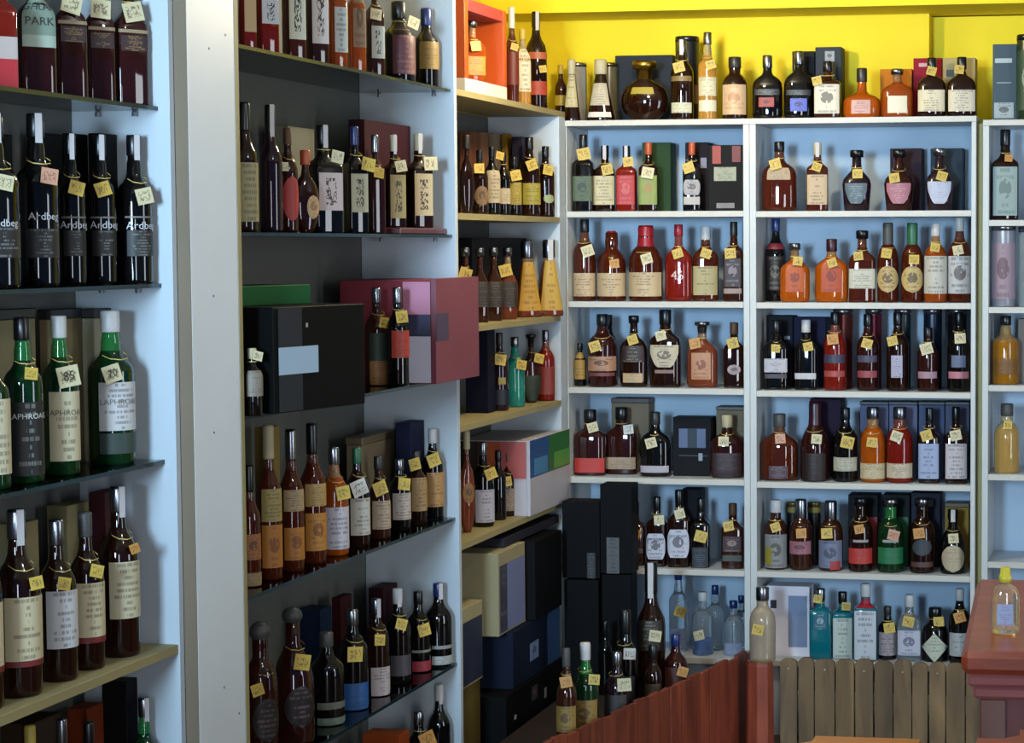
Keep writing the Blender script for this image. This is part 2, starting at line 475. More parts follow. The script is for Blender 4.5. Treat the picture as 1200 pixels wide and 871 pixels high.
# ------------------------------------------------------------------ cartons and tubes
def carton(x, y, z, sx, sy, sz, rot, col, decals, label, group, opts=None):
    """local origin at base centre, front face is -y"""
    opts = opts or {}
    root = empty('carton', (x, y, z), radians(rot), label, 'box', group)
    m = plain('carton_board', col, opts.get('rough', .6), spec=.12, noise=.04)
    lid = opts.get('lid')
    hz = sz * (1 - lid) if lid else sz
    boxo('carton_body', -sx / 2, sx / 2, -sy / 2, sy / 2, 0, hz - (.001 if lid else 0), m, root, .0015)
    if lid:
        boxo('lid', -sx / 2 - .0015, sx / 2 + .0015, -sy / 2 - .0015, sy / 2 + .0015, hz, sz, plain('carton_board', opts.get('lidcol', col), .45), root, .0015)
    for di, d in enumerate(decals):
        fc, u0, u1, w0, w1, c = d[:6]
        st = d[6] if len(d) > 6 else 'p'
        e = .0018 + .0006 * di
        if fc == 'f':
            q = [(-sx / 2 + u * sx, -sy / 2 - e, w * sz) for u, w in ((u0, w0), (u1, w0), (u1, w1), (u0, w1))]
            bk = [(a, b + e * .3, c2) for a, b, c2 in q]
        elif fc == 'r':
            q = [(sx / 2 + e, -sy / 2 + u * sy, w * sz) for u, w in ((u0, w0), (u1, w0), (u1, w1), (u0, w1))]
            bk = [(a - e * .3, b, c2) for a, b, c2 in q]
        else:
            q = [(-sx / 2 + u * sx, -sy / 2 + w * sy, sz + e) for u, w in ((u0, w0), (u1, w0), (u1, w1), (u0, w1))]
            bk = [(a, b, c2 - e * .3) for a, b, c2 in q]
        mesh_obj('printed_panel', q + bk, [(0, 1, 2, 3), (7, 6, 5, 4), (0, 4, 5, 1), (1, 5, 6, 2), (2, 6, 7, 3), (3, 7, 4, 0)], print_mat(c, d[7] if len(d) > 7 else '2a2622', st), root,
                 uvs=[(0, 0), (1, 0), (1, 1), (0, 1)] * 2)
    return root
def tube(x, y, z, H, W, col, bands, label, group, opts=None):
    opts = opts or {}
    root = empty('gift_tube', (x, y, z), opts.get('rot', 0), label, 'tube', group)
    r = W / 2
    m = plain('tube_wrap', col, opts.get('rough', .3), opts.get('metal', 0))
    v, f = lathe([(r * .97, 0), (r, .004), (r, H * .93), (r, H * .93 + .001)], 24); mesh_obj('tube_body', v, f, m, root, True)
    v, f = lathe([(r * 1.02, H * .932), (r * 1.02, H - .004), (r * .96, H)], 24); mesh_obj('tube_lid', v, f, plain('tube_lid', opts.get('lidcol', '8e8e92'), .25, opts.get('lidmetal', .9)), root, True)
    K = (2, 1, [(0, 1), (1, 1)])
    for bnd in bands:
        v, f, uv = band_on(K, W, H, bnd[0], bnd[1], .95, 'r', .001)
        mesh_obj('printed_band', v, f, print_mat(bnd[2], bnd[4] if len(bnd) > 4 else '40383a', bnd[3]), root, True, uvs=uv)
    return root

# ------------------------------------------------------------------ the room
struct(boxo('floor', -2.7, 3.6, -2.0, 8.3, -.13, -.07, plain('floor_tiles', '5b4636', .5, noise=.1, scale=3), None, 0))
struct(boxo('wall_left', -2.65, -2.53, 1.2, 8.2, -.0699, 2.80, YEL, None, 0))
wl = struct(boxo('wall_back', -2.65, -.885, 8.0, 8.12, -.0699, 2.604, YEL, None, 0))
struct(boxo('wall_back_recess', -.885, 3.6, 8.09, 8.2, -.0699, 2.5995, YEL, None, 0))
struct(boxo('trim_1', -2.53, 3.6, 7.71, 8.2, 2.6042, 2.80, YEL, None, 0))
struct(boxo('ceiling', -2.65, 3.6, 1.2, 8.2, 2.80, 2.90, CEIL, None, 0))

EDGE = plain('panel_front_edge', 'b5b0a6', .45, noise=.03)
SIDE = plain('side_laminate', 'b2b4b2', .45, noise=.025)
FL0 = -.0698
FACE = plain('face_board_paint', 'cdd4d8', .45, noise=.02)
GROOVE_SHADE = plain('groove_shade_brown', '6b5a46', .6)  # brown that paints in the shade of the groove beside the post
def unit(label, group='shelf bays along the walls'):
    return empty('shelf_unit', (0, 0, 0), 0, label, 'shelves', group)
def glass_shelf(u, y0, y1, xb, xf, z):
    s = boxo('glass_shelf', xb, xf, y0 + .002, y1 - .002, z - .009, z - .0004, shelf_glass(), u, .0008)
    e = boxo('polished_edge', xf, xf + .0025, y0 + .002, y1 - .002, z - .0095, z - .0002, GEDGE, s, 0)
    for yy in (y1 - .012,):
        for xx in (xb + .07, xf - .05):
            v, f = lathe([(.006, -.004), (.006, .006), (.0045, .008)], 10)
            mesh_obj('shelf_pin', v, f, plain('pin_metal', '8c8c90', .3, .9), s, False, (xx, yy, z - .018))
    return s
def board(u, x0, x1, y0, y1, z, t=.02, axis='y', mat=None, edge=RAW):
    s = boxo('shelf_board', x0, x1, y0, y1, z - t, z, mat or LAM, u, .0012)
    if axis == 'y': boxo('edge_band', x1, x1 + .0015, y0, y1, z - t, z - .0005, edge, s, 0)
    else: boxo('edge_band', x0, x1, y0 - .0015, y0, z - t, z - .0005, edge, s, 0)
    return s
ZT = 2.598
# nearest left bay
u = unit('pale shelf bay nearest the camera with glass shelves, cut by the left picture edge')
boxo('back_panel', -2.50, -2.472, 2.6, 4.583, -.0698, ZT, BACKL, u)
boxo('side_panel', -2.472, -2.232, 4.560, 4.583, -.0698, ZT, LAM, u)
boxo('side_panel', -2.472, -2.232, 2.6, 2.62, -.0698, ZT, LAM, u)
for z in (2.063, 1.662, 1.259): glass_shelf(u, 2.62, 4.56, -2.471, -2.262, z)
for z in (.832, .40): board(u, -2.471, -2.237, 2.62, 4.559, z, mat=RAW)
# middle left bay with its broad face board
u = unit('wide pale shelf bay with five glass shelves behind a broad white post')
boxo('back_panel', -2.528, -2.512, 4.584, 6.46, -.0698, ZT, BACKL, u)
boxo('side_panel', -2.511, -2.2, 4.838, 4.858, -.0698, ZT, LAM, u)
fb = boxo('face_board', -2.226, -2.2, 4.587, 4.836, -.0698, ZT, FACE, u)
boxo('edge_band', -2.2, -2.1988, 4.8385, 4.8575, -.0698, ZT, RAW, u, 0)
boxo('shaded_return_board', -2.232, -2.2265, 4.587, 4.60, -.0698, ZT, GROOVE_SHADE, u)
boxo('edge_band', -2.2315, -2.2005, 4.5842, 4.5865, -.0698, ZT, GROOVE_SHADE, u, 0)  # added strip, its brown stands in for the groove's shade
for z, y in ((2.245, 4.79), (2.205, 4.70), (1.63, 4.70), (.70, 4.72), (.62, 4.8), (1.31, 4.69)):
    v, f = lathe([(.0032, 0), (.0028, .001)], 8)
    s = mesh_obj('screw_head', v, f, plain('screw_metal', '6a6e70', .4, .6), fb, False, (-2.1998, y, z), (0, pi / 2, 0))
boxo('side_panel', -2.511, -2.2, 6.436, 6.46, -.0698, ZT, LAM, u)
for z in (2.233, 1.78, 1.333, .889, .425): glass_shelf(u, 4.859, 6.435, -2.511, -2.213, z)
boxo('plinth', -2.511, -2.22, 4.859, 6.435, -.0698, .04, LAM, u)
# corner left bay
u = unit('narrower pale shelf bay in the corner with wooden shelves')
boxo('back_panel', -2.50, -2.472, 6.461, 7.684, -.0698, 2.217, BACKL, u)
boxo('side_panel', -2.471, -2.2, 7.604, 7.684, -.0698, 2.2165, LAM, u)
boxo('plinth', -2.471, -2.14, 6.465, 7.6, -.0698, -.0005, LAM, u)
for z in (2.237, 1.848, 1.488, 1.176, .80): board(u, -2.471, -2.2015, 6.461, 7.6035 if z < 2.2 else 7.684, z, .02, mat=RAW)
# back bays
def back_bay(label, x0, x1, zs, tx0, tx1, lp, rp, y=7.686, bot=True):
    u = unit(label)
    boxo('back_panel', x0 - .02, x1 + .02, y + .301, y + .312, FL0, zs[0] - .02, BACKP, u)
    boxo('plinth', x0, x1, y + .03, y + .05, FL0, zs[-1] - .0215, LAM, u)
    if lp: boxo('side_panel', x0 - lp, x0, y, y + .30, FL0, zs[0] - .0205, SIDE, u)
    if rp: boxo('side_panel', x1, x1 + rp, y, y + .30, FL0, zs[0] - .0205, SIDE, u)
    board(u, tx0, tx1, y, y + .30, zs[0], .02, 'x', None, EDGE)
    for z in zs[1:]: board(u, x0 + .0005, x1 - .0005, y + .002, y + .30, z, .021, 'x', None, EDGE)
    return u
back_bay('white shelf bay on the back wall left of centre, with six shelves', -2.195, -1.53, (2.205, 1.87, 1.537, 1.217, .882, .545, .215), -2.4, -1.507, .0045, .0225)
back_bay('white shelf bay in the middle of the back wall', -1.483, -.697, (2.205, 1.868, 1.535, 1.212, .876, .545, .215), -1.5065, -.680, .0235, .0165)
back_bay('white shelf bay on the back wall cut by the right picture edge', -.634, .1, (2.19, 1.833, 1.521, 1.24, .918, .60, .24), -.656, .122, .022, .022)
struct(boxo('trim_3', -.6795, -.6565, 7.74, 7.99, .03, 2.18, plain('filler_strip', 'a09660', .6), None, 0))

# ------------------------------------------------------------------ red fence, tan fence, display platform
FL = -.0698
def plank(root, a, b, top, t, mat, rnd, nrm, lean=0.0):
    """upright board between two plan points with a clipped or rounded head"""
    ax, ay = a; bx, by = b
    n = 5 if rnd else 2
    prof = []
    w = sqrt((bx - ax) ** 2 + (by - ay) ** 2)
    if rnd:
        for i in range(9):
            u = i / 8
            prof.append((u, top - rnd * (abs(2 * u - 1) ** 3)))
    else:
        prof = [(0, top - lean), (1, top + lean)]
    vs, fs = [], []
    for side in (0, 1):
        ox, oy = nrm[0] * t * side, nrm[1] * t * side
        for u, z in [(0, FL)] + prof + [(1, FL)]:
            vs.append((ax + (bx - ax) * u + ox, ay + (by - ay) * u + oy, z))
    m = len(vs) // 2
    fs = [tuple(range(m)), tuple(reversed(range(m, 2 * m)))] + [(i, (i + 1) % m, (i + 1) % m + m, i + m)[::-1] for i in range(m)]
    o = mesh_obj('plank', vs, fs, mat, root)
    return o
rnd = random.Random(7)
A, B = Vector((-1.83, 6.03)), Vector((-1.482, 7.66))
A0 = A - (B - A) * .28
rf = empty('plank_fence', (0, 0, 0), 0, 'low fence of upright reddish brown planks slanting along the floor display', 'fence')
pts = [A0 + (B - A0) * (i / 26) for i in range(27)]
nrm = Vector((-(B - A).y, (B - A).x)).normalized()
for i in range(26):
    a = pts[i] + (B - A).normalized() * .003; b = pts[i + 1] - (B - A).normalized() * .003
    j = rnd.uniform(-.004, .004)
    a2 = a + nrm * j; b2 = b + nrm * j
    plank(rf, a2[:], b2[:], .26 + rnd.uniform(-.006, .008), .016, REDW, 0, nrm, rnd.uniform(-.004, .004))
q0 = A0 + nrm * .019; q1 = B + nrm * .019
ql = [(q0.x, q0.y), (q1.x, q1.y - .03), (q1.x + nrm.x * .02, q1.y - .03 + nrm.y * .02), (q0.x + nrm.x * .02, q0.y + nrm.y * .02)]
mesh_obj('fence_rail', [(x, y, z) for z in (.205, .235) for x, y in ql], [(3, 2, 1, 0), (4, 5, 6, 7), (0, 1, 5, 4), (1, 2, 6, 5), (2, 3, 7, 6), (3, 0, 4, 7)], REDW, rf)
tf = empty('plank_fence', (0, 0, 0), 0, 'low fence of weathered tan planks with rounded tops below the middle bay', 'fence')
ex = [(-1.382, -1.319), (-1.313, -1.256), (-1.253, -1.18), (-1.177, -1.109), (-1.105, -1.04), (-1.034, -0.968), (-0.965, -0.9), (-0.897, -0.841), (-0.835, -0.777), (-0.774, -0.706), (-0.703, -0.637), (-0.634, -0.568), (-0.565, -0.499), (-0.496, -0.43), (-0.427, -0.361), (-0.358, -0.292)]
for i, (x0, x1) in enumerate(ex):
    plank(tf, (x0 + .001, 7.60 + rnd.uniform(-.003, .003)), (x1 - .001, 7.60 + rnd.uniform(-.003, .003)), .243 + rnd.uniform(-.004, .006), .018, TANW, .013, (0, 1))
    v, f = lathe([(.0035, 0), (.003, .0015)], 8)
    if i % 2 == 0:
        mesh_obj('nail_head', v, f, plain('nail_metal', 'b8b0a0', .3, .7), tf, False, ((x0 + x1) / 2, 7.597, .205), (pi / 2, 0, 0))
boxo('fence_rail', ex[0][0], ex[-1][1], 7.623, 7.645, .12, .16, TANW, tf)
pl = [(-1.875, 5.75), (-1.86, 6.03), (-1.535, 7.62), (-1.535, 7.675), (-2.12, 7.675), (-2.12, 5.75)]
n = len(pl)
o = mesh_obj('display_platform', [(x, y, FL) for x, y in pl] + [(x, y, .138) for x, y in pl], [tuple(reversed(range(n))), tuple(range(n, 2 * n))] + [(i, (i + 1) % n, (i + 1) % n + n, i + n) for i in range(n)], wood('platform_wood', '1d1511', '2a1e17'))
tag(o, 'low dark platform behind the red fence carrying bottles and black cartons', 'platform')
v, f = lathe([(.050, FL), (.052, FL + .01), (.050, .235), (.046, .25)], 8)
o = mesh_obj('corner_post', v, f, REDW, None, False, (-1.438, 7.50, 0))
tag(o, 'short reddish wooden post between the two fences', 'post')

# ------------------------------------------------------------------ counter, stools, sanitizer
c = empty('counter', (-.379, 3.997, 0), radians(3.1), 'reddish brown wooden counter with moulded edge at the lower right', 'counter')
boxo('counter_top', 0, .9, 0, .89, .935, .98, COUNTER, c, .012)
boxo('moulding', .012, .888, .012, .878, .91, .934, plain('moulding_varnish', 'a8605c', .2), c, .006)
boxo('moulding', .022, .878, .022, .868, .885, .9095, plain('moulding_varnish', 'a8605c', .2), c, .006)
boxo('counter_body', .05, .85, .05, .84, FL, .8845, COUNTER2, c, .003)
boxo('corner_stile', .034, .082, .034, .0495, FL, .884, plain('stile_wood', '7c4a3c', .4), c, .003)
boxo('corner_stile', .034, .0495, .050, .84, FL, .884, plain('stile_wood', '7c4a3c', .4), c, .003)
def stool(x, y, h, w, d, col, label, rz=0):
    s = empty('bar_stool', (x, y, 0), rz, label, 'stool')
    m = plain('stool_plastic', col, .35)
    bm = bmesh.new(); bmesh.ops.create_cube(bm, size=1)
    for v in bm.verts: v.co = Vector((v.co.x * w, v.co.y * d, h - .03 + v.co.z * .06))
    bmesh.ops.bevel(bm, geom=[e for e in bm.edges if abs(e.verts[0].co.z - e.verts[1].co.z) > .01], offset=.07, segments=5, affect='EDGES')
    bmesh.ops.bevel(bm, geom=[e for e in bm.edges if e.verts[0].co.z > h - .01 and e.verts[1].co.z > h - .01 and abs(e.calc_face_angle(0)) > 1], offset=.016, segments=3, affect='EDGES')
    me = bpy.data.meshes.new('seat'); bm.to_mesh(me); bm.free(); me.materials.append(m)
    o = bpy.data.objects.new('seat', me); COL.objects.link(o); o.parent = s
    for sx in (-1, 1):
        for sy in (-1, 1):
            tx, ty = sx * (w / 2 - .05), sy * (d / 2 - .05); bx, by = sx * (w / 2 + .0), sy * (d / 2 + .0)
            q = [(bx + i * .018, by + j * .018, FL) for i, j in ((-1, -1), (1, -1), (1, 1), (-1, 1))] + [(tx + i * .022, ty + j * .022, h - .059) for i, j in ((-1, -1), (1, -1), (1, 1), (-1, 1))]
            mesh_obj('leg', q, [(3, 2, 1, 0), (4, 5, 6, 7), (0, 1, 5, 4), (1, 2, 6, 5), (2, 3, 7, 6), (3, 0, 4, 7)], m, s)
    fr = h * .35
    for sy in (-1, 1): boxo('footrest', -w / 2 + .03, w / 2 - .03, sy * (d / 2 - .02) - .01, sy * (d / 2 - .02) + .01, fr, fr + .025, m, s)
stool(-.555, 3.86, .803, .375, .36, 'd87c10', 'orange stool seat with rounded corners in front of the tan fence', radians(2))
stool(-.145, 3.50, .912, .36, .36, 'a02a16', 'red stool seat in front of the counter', radians(2))
s = empty('sanitizer_bottle', (-0.312, 4.207, .98), radians(4), 'small clear hand sanitizer bottle with yellow cap standing on the wooden counter', 'bottle')
KS = (2.4, .7, [(0, .86), (.02, .95), (.06, 1), (.52, 1), (.60, .97), (.67, .86), (.71, .66), (.735, .42), (.78, .36), (.80, .36)])
vs, fs = [], []
W, H = .0565, .131
for zf, r in KS[2]:
    hx, hy, nn = ring(KS, W, r)
    for i in range(24):
        t = 2 * pi * i / 24; cc, ss = cos(t), sin(t)
        vs.append((math.copysign(abs(cc) ** (2 / nn), cc) * hx, math.copysign(abs(ss) ** (2 / nn), ss) * hy, zf * H))
for k in range(len(KS[2]) - 1):
    for i in range(24):
        j = (i + 1) % 24; fs.append((k * 24 + i, k * 24 + j, k * 24 + 24 + j, k * 24 + 24 + i))
fs += [tuple(reversed(range(24))), tuple(range(len(vs) - 24, len(vs)))]
mesh_obj('glass', vs, fs, liquid('e8d8bc', .85), s, True)
v, f = lathe([(.0125, .78 * H), (.0125, .88 * H), (.0105, .885 * H), (.0095, .99 * H), (.008, H)], 16)
mesh_obj('flip_cap', v, f, plain('cap_yellow', 'e8d23a', .4), s, True)
v, f, uv = band_on(KS, W, H, .14, .46, .55, 'r', .0008)
mesh_obj('paper_label', v, f, print_mat('a9b4d6', 'b0506a', 'l'), s, True, uvs=uv)

BOTTLES = [
(-2.335,4.036,2.063,0.259,0.048,49.9,'square','rd','ck',[(0.243,0.416,'c9b8b0','p'),(0.01,0.243,'c01f2c','p')],[],'bottle with bright red lower label, first bottle from left, top shelf, nearest left bay','bottles on top shelf, nearest left bay',{}),
(-2.335,4.168,2.063,0.277,0.076,48.8,'flat','mr','ck',[(0.445,0.764,'7f9484','p','r',0.9),(0.356,0.445,'a8b8a6','p','r',0.9)],[],'squat dark bottle with pale green label, second bottle from left, top shelf, nearest left bay','bottles on top shelf, nearest left bay',{'text':[('HIGHLAND',0.656,0.019,'16140f'),('PARK',0.547,0.024,'16140f')]}),
(-2.335,4.309,2.063,0.279,0.068,51.2,'flat','mr','ck',[(0.575,0.602,'a08a6a','p','r',0.92),(0.438,0.556,'2e0c10','l','r',0.8,'c09a5a')],[(-0.006,0.726,'C',-0.24,0.044)],'dark bottle with red and gold print, third bottle from left, top shelf, nearest left bay','bottles on top shelf, nearest left bay',{}),
(-2.335,4.439,2.063,0.288,0.063,48.5,'flat','mr','ck',[(0.556,0.582,'a08a6a','p','r',0.92),(0.419,0.536,'2e0c10','l','r',0.8,'c09a5a')],[(-0.006,0.714,'C',-0.07,0.045)],'dark bottle with thin cream line, fourth bottle from left, top shelf, nearest left bay','bottles on top shelf, nearest left bay',{}),
(-2.303,4.517,2.063,0.293,0.078,55.3,'flat','mr','ck',[(0.548,0.574,'a08a6a','p','r',0.92),(0.41,0.528,'2e0c10','l','r',0.8,'c09a5a')],[(-0.006,0.705,'C',0.21,0.047)],'dark bottle nearest the bay end panel, fifth bottle from left, top shelf, nearest left bay','bottles on top shelf, nearest left bay',{}),
(-2.335,3.99,1.662,0.353,0.097,52.1,'tall','bk','ck',[(0.177,0.373,'0b0a0a','l','r',0.8,'8a8a8a')],[(0,0.602,'C',-0.19,0.034)],'black bottle cut by the picture edge, first bottle from left, second shelf, nearest left bay','bottles on second shelf, nearest left bay',{'strip':1,'text':[('Ardbeg',0.373,0.021,'b9b9bc')]}),
(-2.335,4.155,1.662,0.362,0.086,50.3,'tall','bk','ck',[(0.17,0.337,'0b0a0a','l','r',0.8,'8a8a8a')],[(0.008,0.637,'P',-0.16,0.036)],'tall black bottle with pinkish tag, second bottle from left, second shelf, nearest left bay','bottles on second shelf, nearest left bay',{'strip':1,'text':[('Ardbeg',0.406,0.022,'b9b9bc')]}),
(-2.335,4.297,1.662,0.327,0.059,47.4,'tall','bk','ck',[(0.444,0.455,'77706a','p'),(0.196,0.365,'0b0a0a','l','r',0.8,'8a8a8a')],[(0,0.641,'Y',-0.28,0.033)],'black bottle with slim white strip, third bottle from left, second shelf, nearest left bay','bottles on second shelf, nearest left bay',{'strip':1,'text':[('Ardbeg',0.399,0.022,'b9b9bc')]}),
(-2.335,4.427,1.662,0.331,0.066,47.7,'tall','bk','ck',[(0.442,0.454,'77706a','p'),(0.191,0.363,'0b0a0a','l','r',0.8,'8a8a8a')],[(-0.009,0.636,'Y',0.3,0.034)],'black bottle with broad white strip, fourth bottle from left, second shelf, nearest left bay','bottles on second shelf, nearest left bay',{'strip':1,'text':[('Ardbeg',0.397,0.023,'b9b9bc')]}),
(-2.3,4.518,1.662,0.335,0.076,52.6,'tall','bk','ck',[(0.442,0.454,'77706a','p'),(0.186,0.361,'1a1812','l','r',0.8,'8a8a8a')],[(0.001,0.588,'C',0.21,0.039)],'black bottle under a cream square tag, fifth bottle from left, second shelf, nearest left bay','bottles on second shelf, nearest left bay',{'strip':1,'text':[('Ardbeg',0.39,0.024,'b9b9bc')]}),
(-2.335,3.96,1.259,0.318,0.071,54.4,'tall','gn','ck',[(0.095,0.573,'d8cba6','l')],[],'cream labelled bottle cut by picture edge, first bottle from left, third shelf, nearest left bay','bottles on third shelf, nearest left bay',{}),
(-2.335,4.083,1.259,0.342,0.078,49.5,'tall','gn','ck',[(0.045,0.492,'11110f','l','r',0.86,'9a9a94')],[(0.001,0.664,'Y',-0.13,0.027)],'green bottle with black label and cap, second bottle from left, third shelf, nearest left bay','bottles on third shelf, nearest left bay',{'text':[('LAPHROAIG',0.404,0.016,'c4c4bc')]}),
(-2.335,4.233,1.259,0.34,0.077,53,'tall','gn','cw',[(0.091,0.527,'d8cba6','l')],[(-0.002,0.624,'C',0.16,0.048)],'green bottle tagged 85 with white cap, third bottle from left, third shelf, nearest left bay','bottles on third shelf, nearest left bay',{'tagtext':'85','text':[('LAPHROAIG',0.393,0.017,'4a4640')]}),
(-2.335,4.459,1.259,0.344,0.1,54.8,'tall','gn','cw',[(0.225,0.538,'d9d6d4','l'),(0.074,0.208,'34453e','p')],[(-0.028,0.599,'C',0.27,0.042)],'green bottle standing clear with white label, fourth bottle from left, third shelf, nearest left bay','bottles on third shelf, nearest left bay',{'tagtext':'70','text':[('LAPHROAIG',0.41,0.018,'6a6660')]}),
(-2.305,3.859,0.832,0.409,0.076,50.7,'std','dk','ck',[(0.211,0.523,'d9c8a0','l'),(0.182,0.211,'7a1c1c','p')],[],'whisky bottle mostly outside the picture, first bottle from left, wooden shelf, nearest left bay','bottles on wooden shelf, nearest left bay',{}),
(-2.305,3.992,0.832,0.381,0.091,54.8,'std','dk','cs',[(0.2,0.541,'d9c8a0','l'),(0.168,0.2,'7a1c1c','p')],[(0.015,0.615,'Y',0.12,0.028)],'whisky bottle with tall white strip, second bottle from left, wooden shelf, nearest left bay','bottles on wooden shelf, nearest left bay',{'strip':1}),
(-2.305,4.149,0.832,0.34,0.079,54,'std','dk','cs',[(0.21,0.568,'d9d6d4','l')],[(-0.007,0.617,'Y',-0.23,0.029)],'whisky bottle with mirror silver cap, third bottle from left, wooden shelf, nearest left bay','bottles on wooden shelf, nearest left bay',{}),
(-2.305,4.272,0.832,0.341,0.074,53.8,'std','dk','ce',[(0.213,0.558,'d9c8a0','l'),(0.175,0.213,'7a1c1c','p')],[(0.003,0.635,'Y',-0.29,0.03)],'whisky bottle with dull grey cap, fourth bottle from left, wooden shelf, nearest left bay','bottles on wooden shelf, nearest left bay',{}),
(-2.305,4.42,0.832,0.38,0.086,57.5,'std','dk','cs',[(0.232,0.566,'d8cba6','l')],[(0.01,0.642,'O',0.26,0.023)],'whisky bottle with pinkish strip over cap, fifth bottle from left, wooden shelf, nearest left bay','bottles on wooden shelf, nearest left bay',{'strip':1,'capz':0.85}),
(-2.305,4.524,0.4,0.313,0.061,54.4,'tall','gn','cs',[(0.29,0.608,'d8cba6','l')],[],'green bottle with pale strip beside black carton, fourth from left, lowest shelf, nearest left bay','bottles on lowest shelf, nearest left bay',{'strip':1}),
(-2.305,4.155,0.4,0.347,0.047,52.4,'std','dk','cs',[(0.376,0.588,'d8cba6','l')],[],'grey capped bottle below orange carton, second bottle from left, lowest shelf, nearest left bay','bottles on lowest shelf, nearest left bay',{}),
(-2.305,4.269,0.4,0.314,0.052,57.3,'std','bk','ck',[(0.317,0.557,'1a1a1a','l')],[],'black capped bottle, third bottle from left, lowest shelf, nearest left bay','bottles on lowest shelf, nearest left bay',{}),
(-2.305,4.026,0.4,0.361,0.057,54.6,'std','ch','cy',[(0.357,0.605,'d8cba6','l')],[],'bottle with ochre cap, first bottle from left, lowest shelf, nearest left bay','bottles on lowest shelf, nearest left bay',{}),
(-2.275,5.082,2.233,0.259,0.035,51.1,'square','rd','ck',[(0.182,0.575,'c8a878','p')],[],'bottle behind the white post, first bottle from left, top glass shelf, middle left bay','bottles on top glass shelf, middle left bay',{}),
(-2.275,5.195,2.233,0.27,0.053,50.8,'square','rd','ck',[(0.288,0.52,'cfd2d4','k','r',0.86,'1c1c1c')],[],'reddish bottle with white brush label, second bottle from left, top glass shelf, middle left bay','bottles on top glass shelf, middle left bay',{}),
(-2.275,5.372,2.233,0.298,0.05,48.1,'square','br','ck',[(0.184,0.686,'d6d2b8','k','r',0.9,'14140f')],[],'bottle with tall cream calligraphy label, third bottle from left, top glass shelf, middle left bay','bottles on top glass shelf, middle left bay',{}),
(-2.275,5.527,2.233,0.303,0.051,47.3,'square','ch','ck',[(0.191,0.675,'d8ccc4','k','r',0.9,'3a2420')],[],'bottle with pinkish white label, fourth bottle from left, top glass shelf, middle left bay','bottles on top glass shelf, middle left bay',{}),
(-2.275,5.675,2.233,0.306,0.043,48.8,'square','am','ck',[(0.156,0.563,'c4c8c4','l','r',0.84),(0.156,0.563,'c9a832','p','r',0.1,'3a2c24',0.9)],[],'bottle with grey and yellow label, fifth bottle from left, top glass shelf, middle left bay','bottles on top glass shelf, middle left bay',{}),
(-2.275,5.814,2.233,0.309,0.044,47.4,'square','am','ck',[(0.24,0.737,'8a6a48','e','r',0.86,'4a2c18')],[],'bottle with brown lace pattern label, sixth bottle from left, top glass shelf, middle left bay','bottles on top glass shelf, middle left bay',{}),
(-2.275,5.96,2.233,0.303,0.045,45.3,'square','ch','ck',[(0.182,0.49,'b9bcae','k')],[(-0.01,0.596,'C',-0.14,0.035)],'bottle with small grey label, seventh bottle from left, top glass shelf, middle left bay','bottles on top glass shelf, middle left bay',{}),
(-2.275,6.157,2.233,0.242,0.095,50.5,'slim','bk','ck',[(0.097,0.654,'5a2430','l','r',0.8,'8a5a5a'),(0.097,0.654,'a8862c','p','r',0.07,'3a2c24',0.88)],[(0.032,0.738,'C',-0.32,0.038)],'black bottle with burgundy label, eighth bottle from left, top glass shelf, middle left bay','bottles on top glass shelf, middle left bay',{}),
(-2.272,6.391,2.233,0.247,0.074,44.4,'slim','bk','cb',[(0.234,0.575,'8a6f2e','l')],[],'dark bottle with gold lower label, ninth bottle from left, top glass shelf, middle left bay','bottles on top glass shelf, middle left bay',{}),
(-2.275,5.056,1.78,0.325,0.06,49,'slim','dk','ck',[(0.083,0.536,'a49a6c','l')],[],'bottle with tall olive label, first bottle from left, second glass shelf, middle left bay','bottles on second glass shelf, middle left bay',{}),
(-2.275,5.209,1.78,0.328,0.059,46.2,'slim','pu','ck',[],[],'slim purple bottle with striped cap, second bottle from left, second glass shelf, middle left bay','bottles on second glass shelf, middle left bay',{'strip':1}),
(-2.275,5.318,1.78,0.275,0.051,48.3,'std','mr','cn',[(0.107,0.546,'b0312b','p','o',0.9)],[(-0.026,0.627,'C',-0.02,0.025)],'bottle with round red label, third bottle from left, second glass shelf, middle left bay','bottles on second glass shelf, middle left bay',{}),
(-2.275,5.433,1.78,0.222,0.078,46.7,'round','mr','co',[(0.169,0.457,'c8a070','e','o',0.5,'8a5a30',0.35)],[],'squat flask with round cream label, fourth bottle from left, second glass shelf, middle left bay','bottles on second glass shelf, middle left bay',{}),
(-2.275,5.554,1.78,0.294,0.088,52,'square','bk','ck',[(0.211,0.559,'c8b0a8','k','r',0.8)],[(0.026,0.708,'C',-0.21,0.037)],'square black bottle with pink label, fifth bottle from left, second glass shelf, middle left bay','bottles on second glass shelf, middle left bay',{'strip':1}),
(-2.275,5.788,1.78,0.304,0.061,47.3,'square','bk','cb',[(0.199,0.557,'c6c0a0','k','r',0.82)],[(0.024,0.644,'Y',-0.21,0.041)],'square bottle with blue cap, sixth bottle from left, second glass shelf, middle left bay','bottles on second glass shelf, middle left bay',{}),
(-2.275,5.947,1.78,0.288,0.046,49.1,'square','mr','cs',[],[(-0.005,0.614,'Y',-0.16,0.032)],'plain maroon bottle with silver cap, seventh bottle from left, second glass shelf, middle left bay','bottles on second glass shelf, middle left bay',{}),
(-2.275,6.098,1.8,0.275,0.058,46.8,'square','dk','cc',[(0.099,0.568,'a8925c','k','r',0.84)],[(0.006,0.66,'C',0.17,0.036)],'square bottle with tan brush label, eighth bottle from left, second glass shelf, middle left bay','bottles on second glass shelf, middle left bay',{'strip':1}),
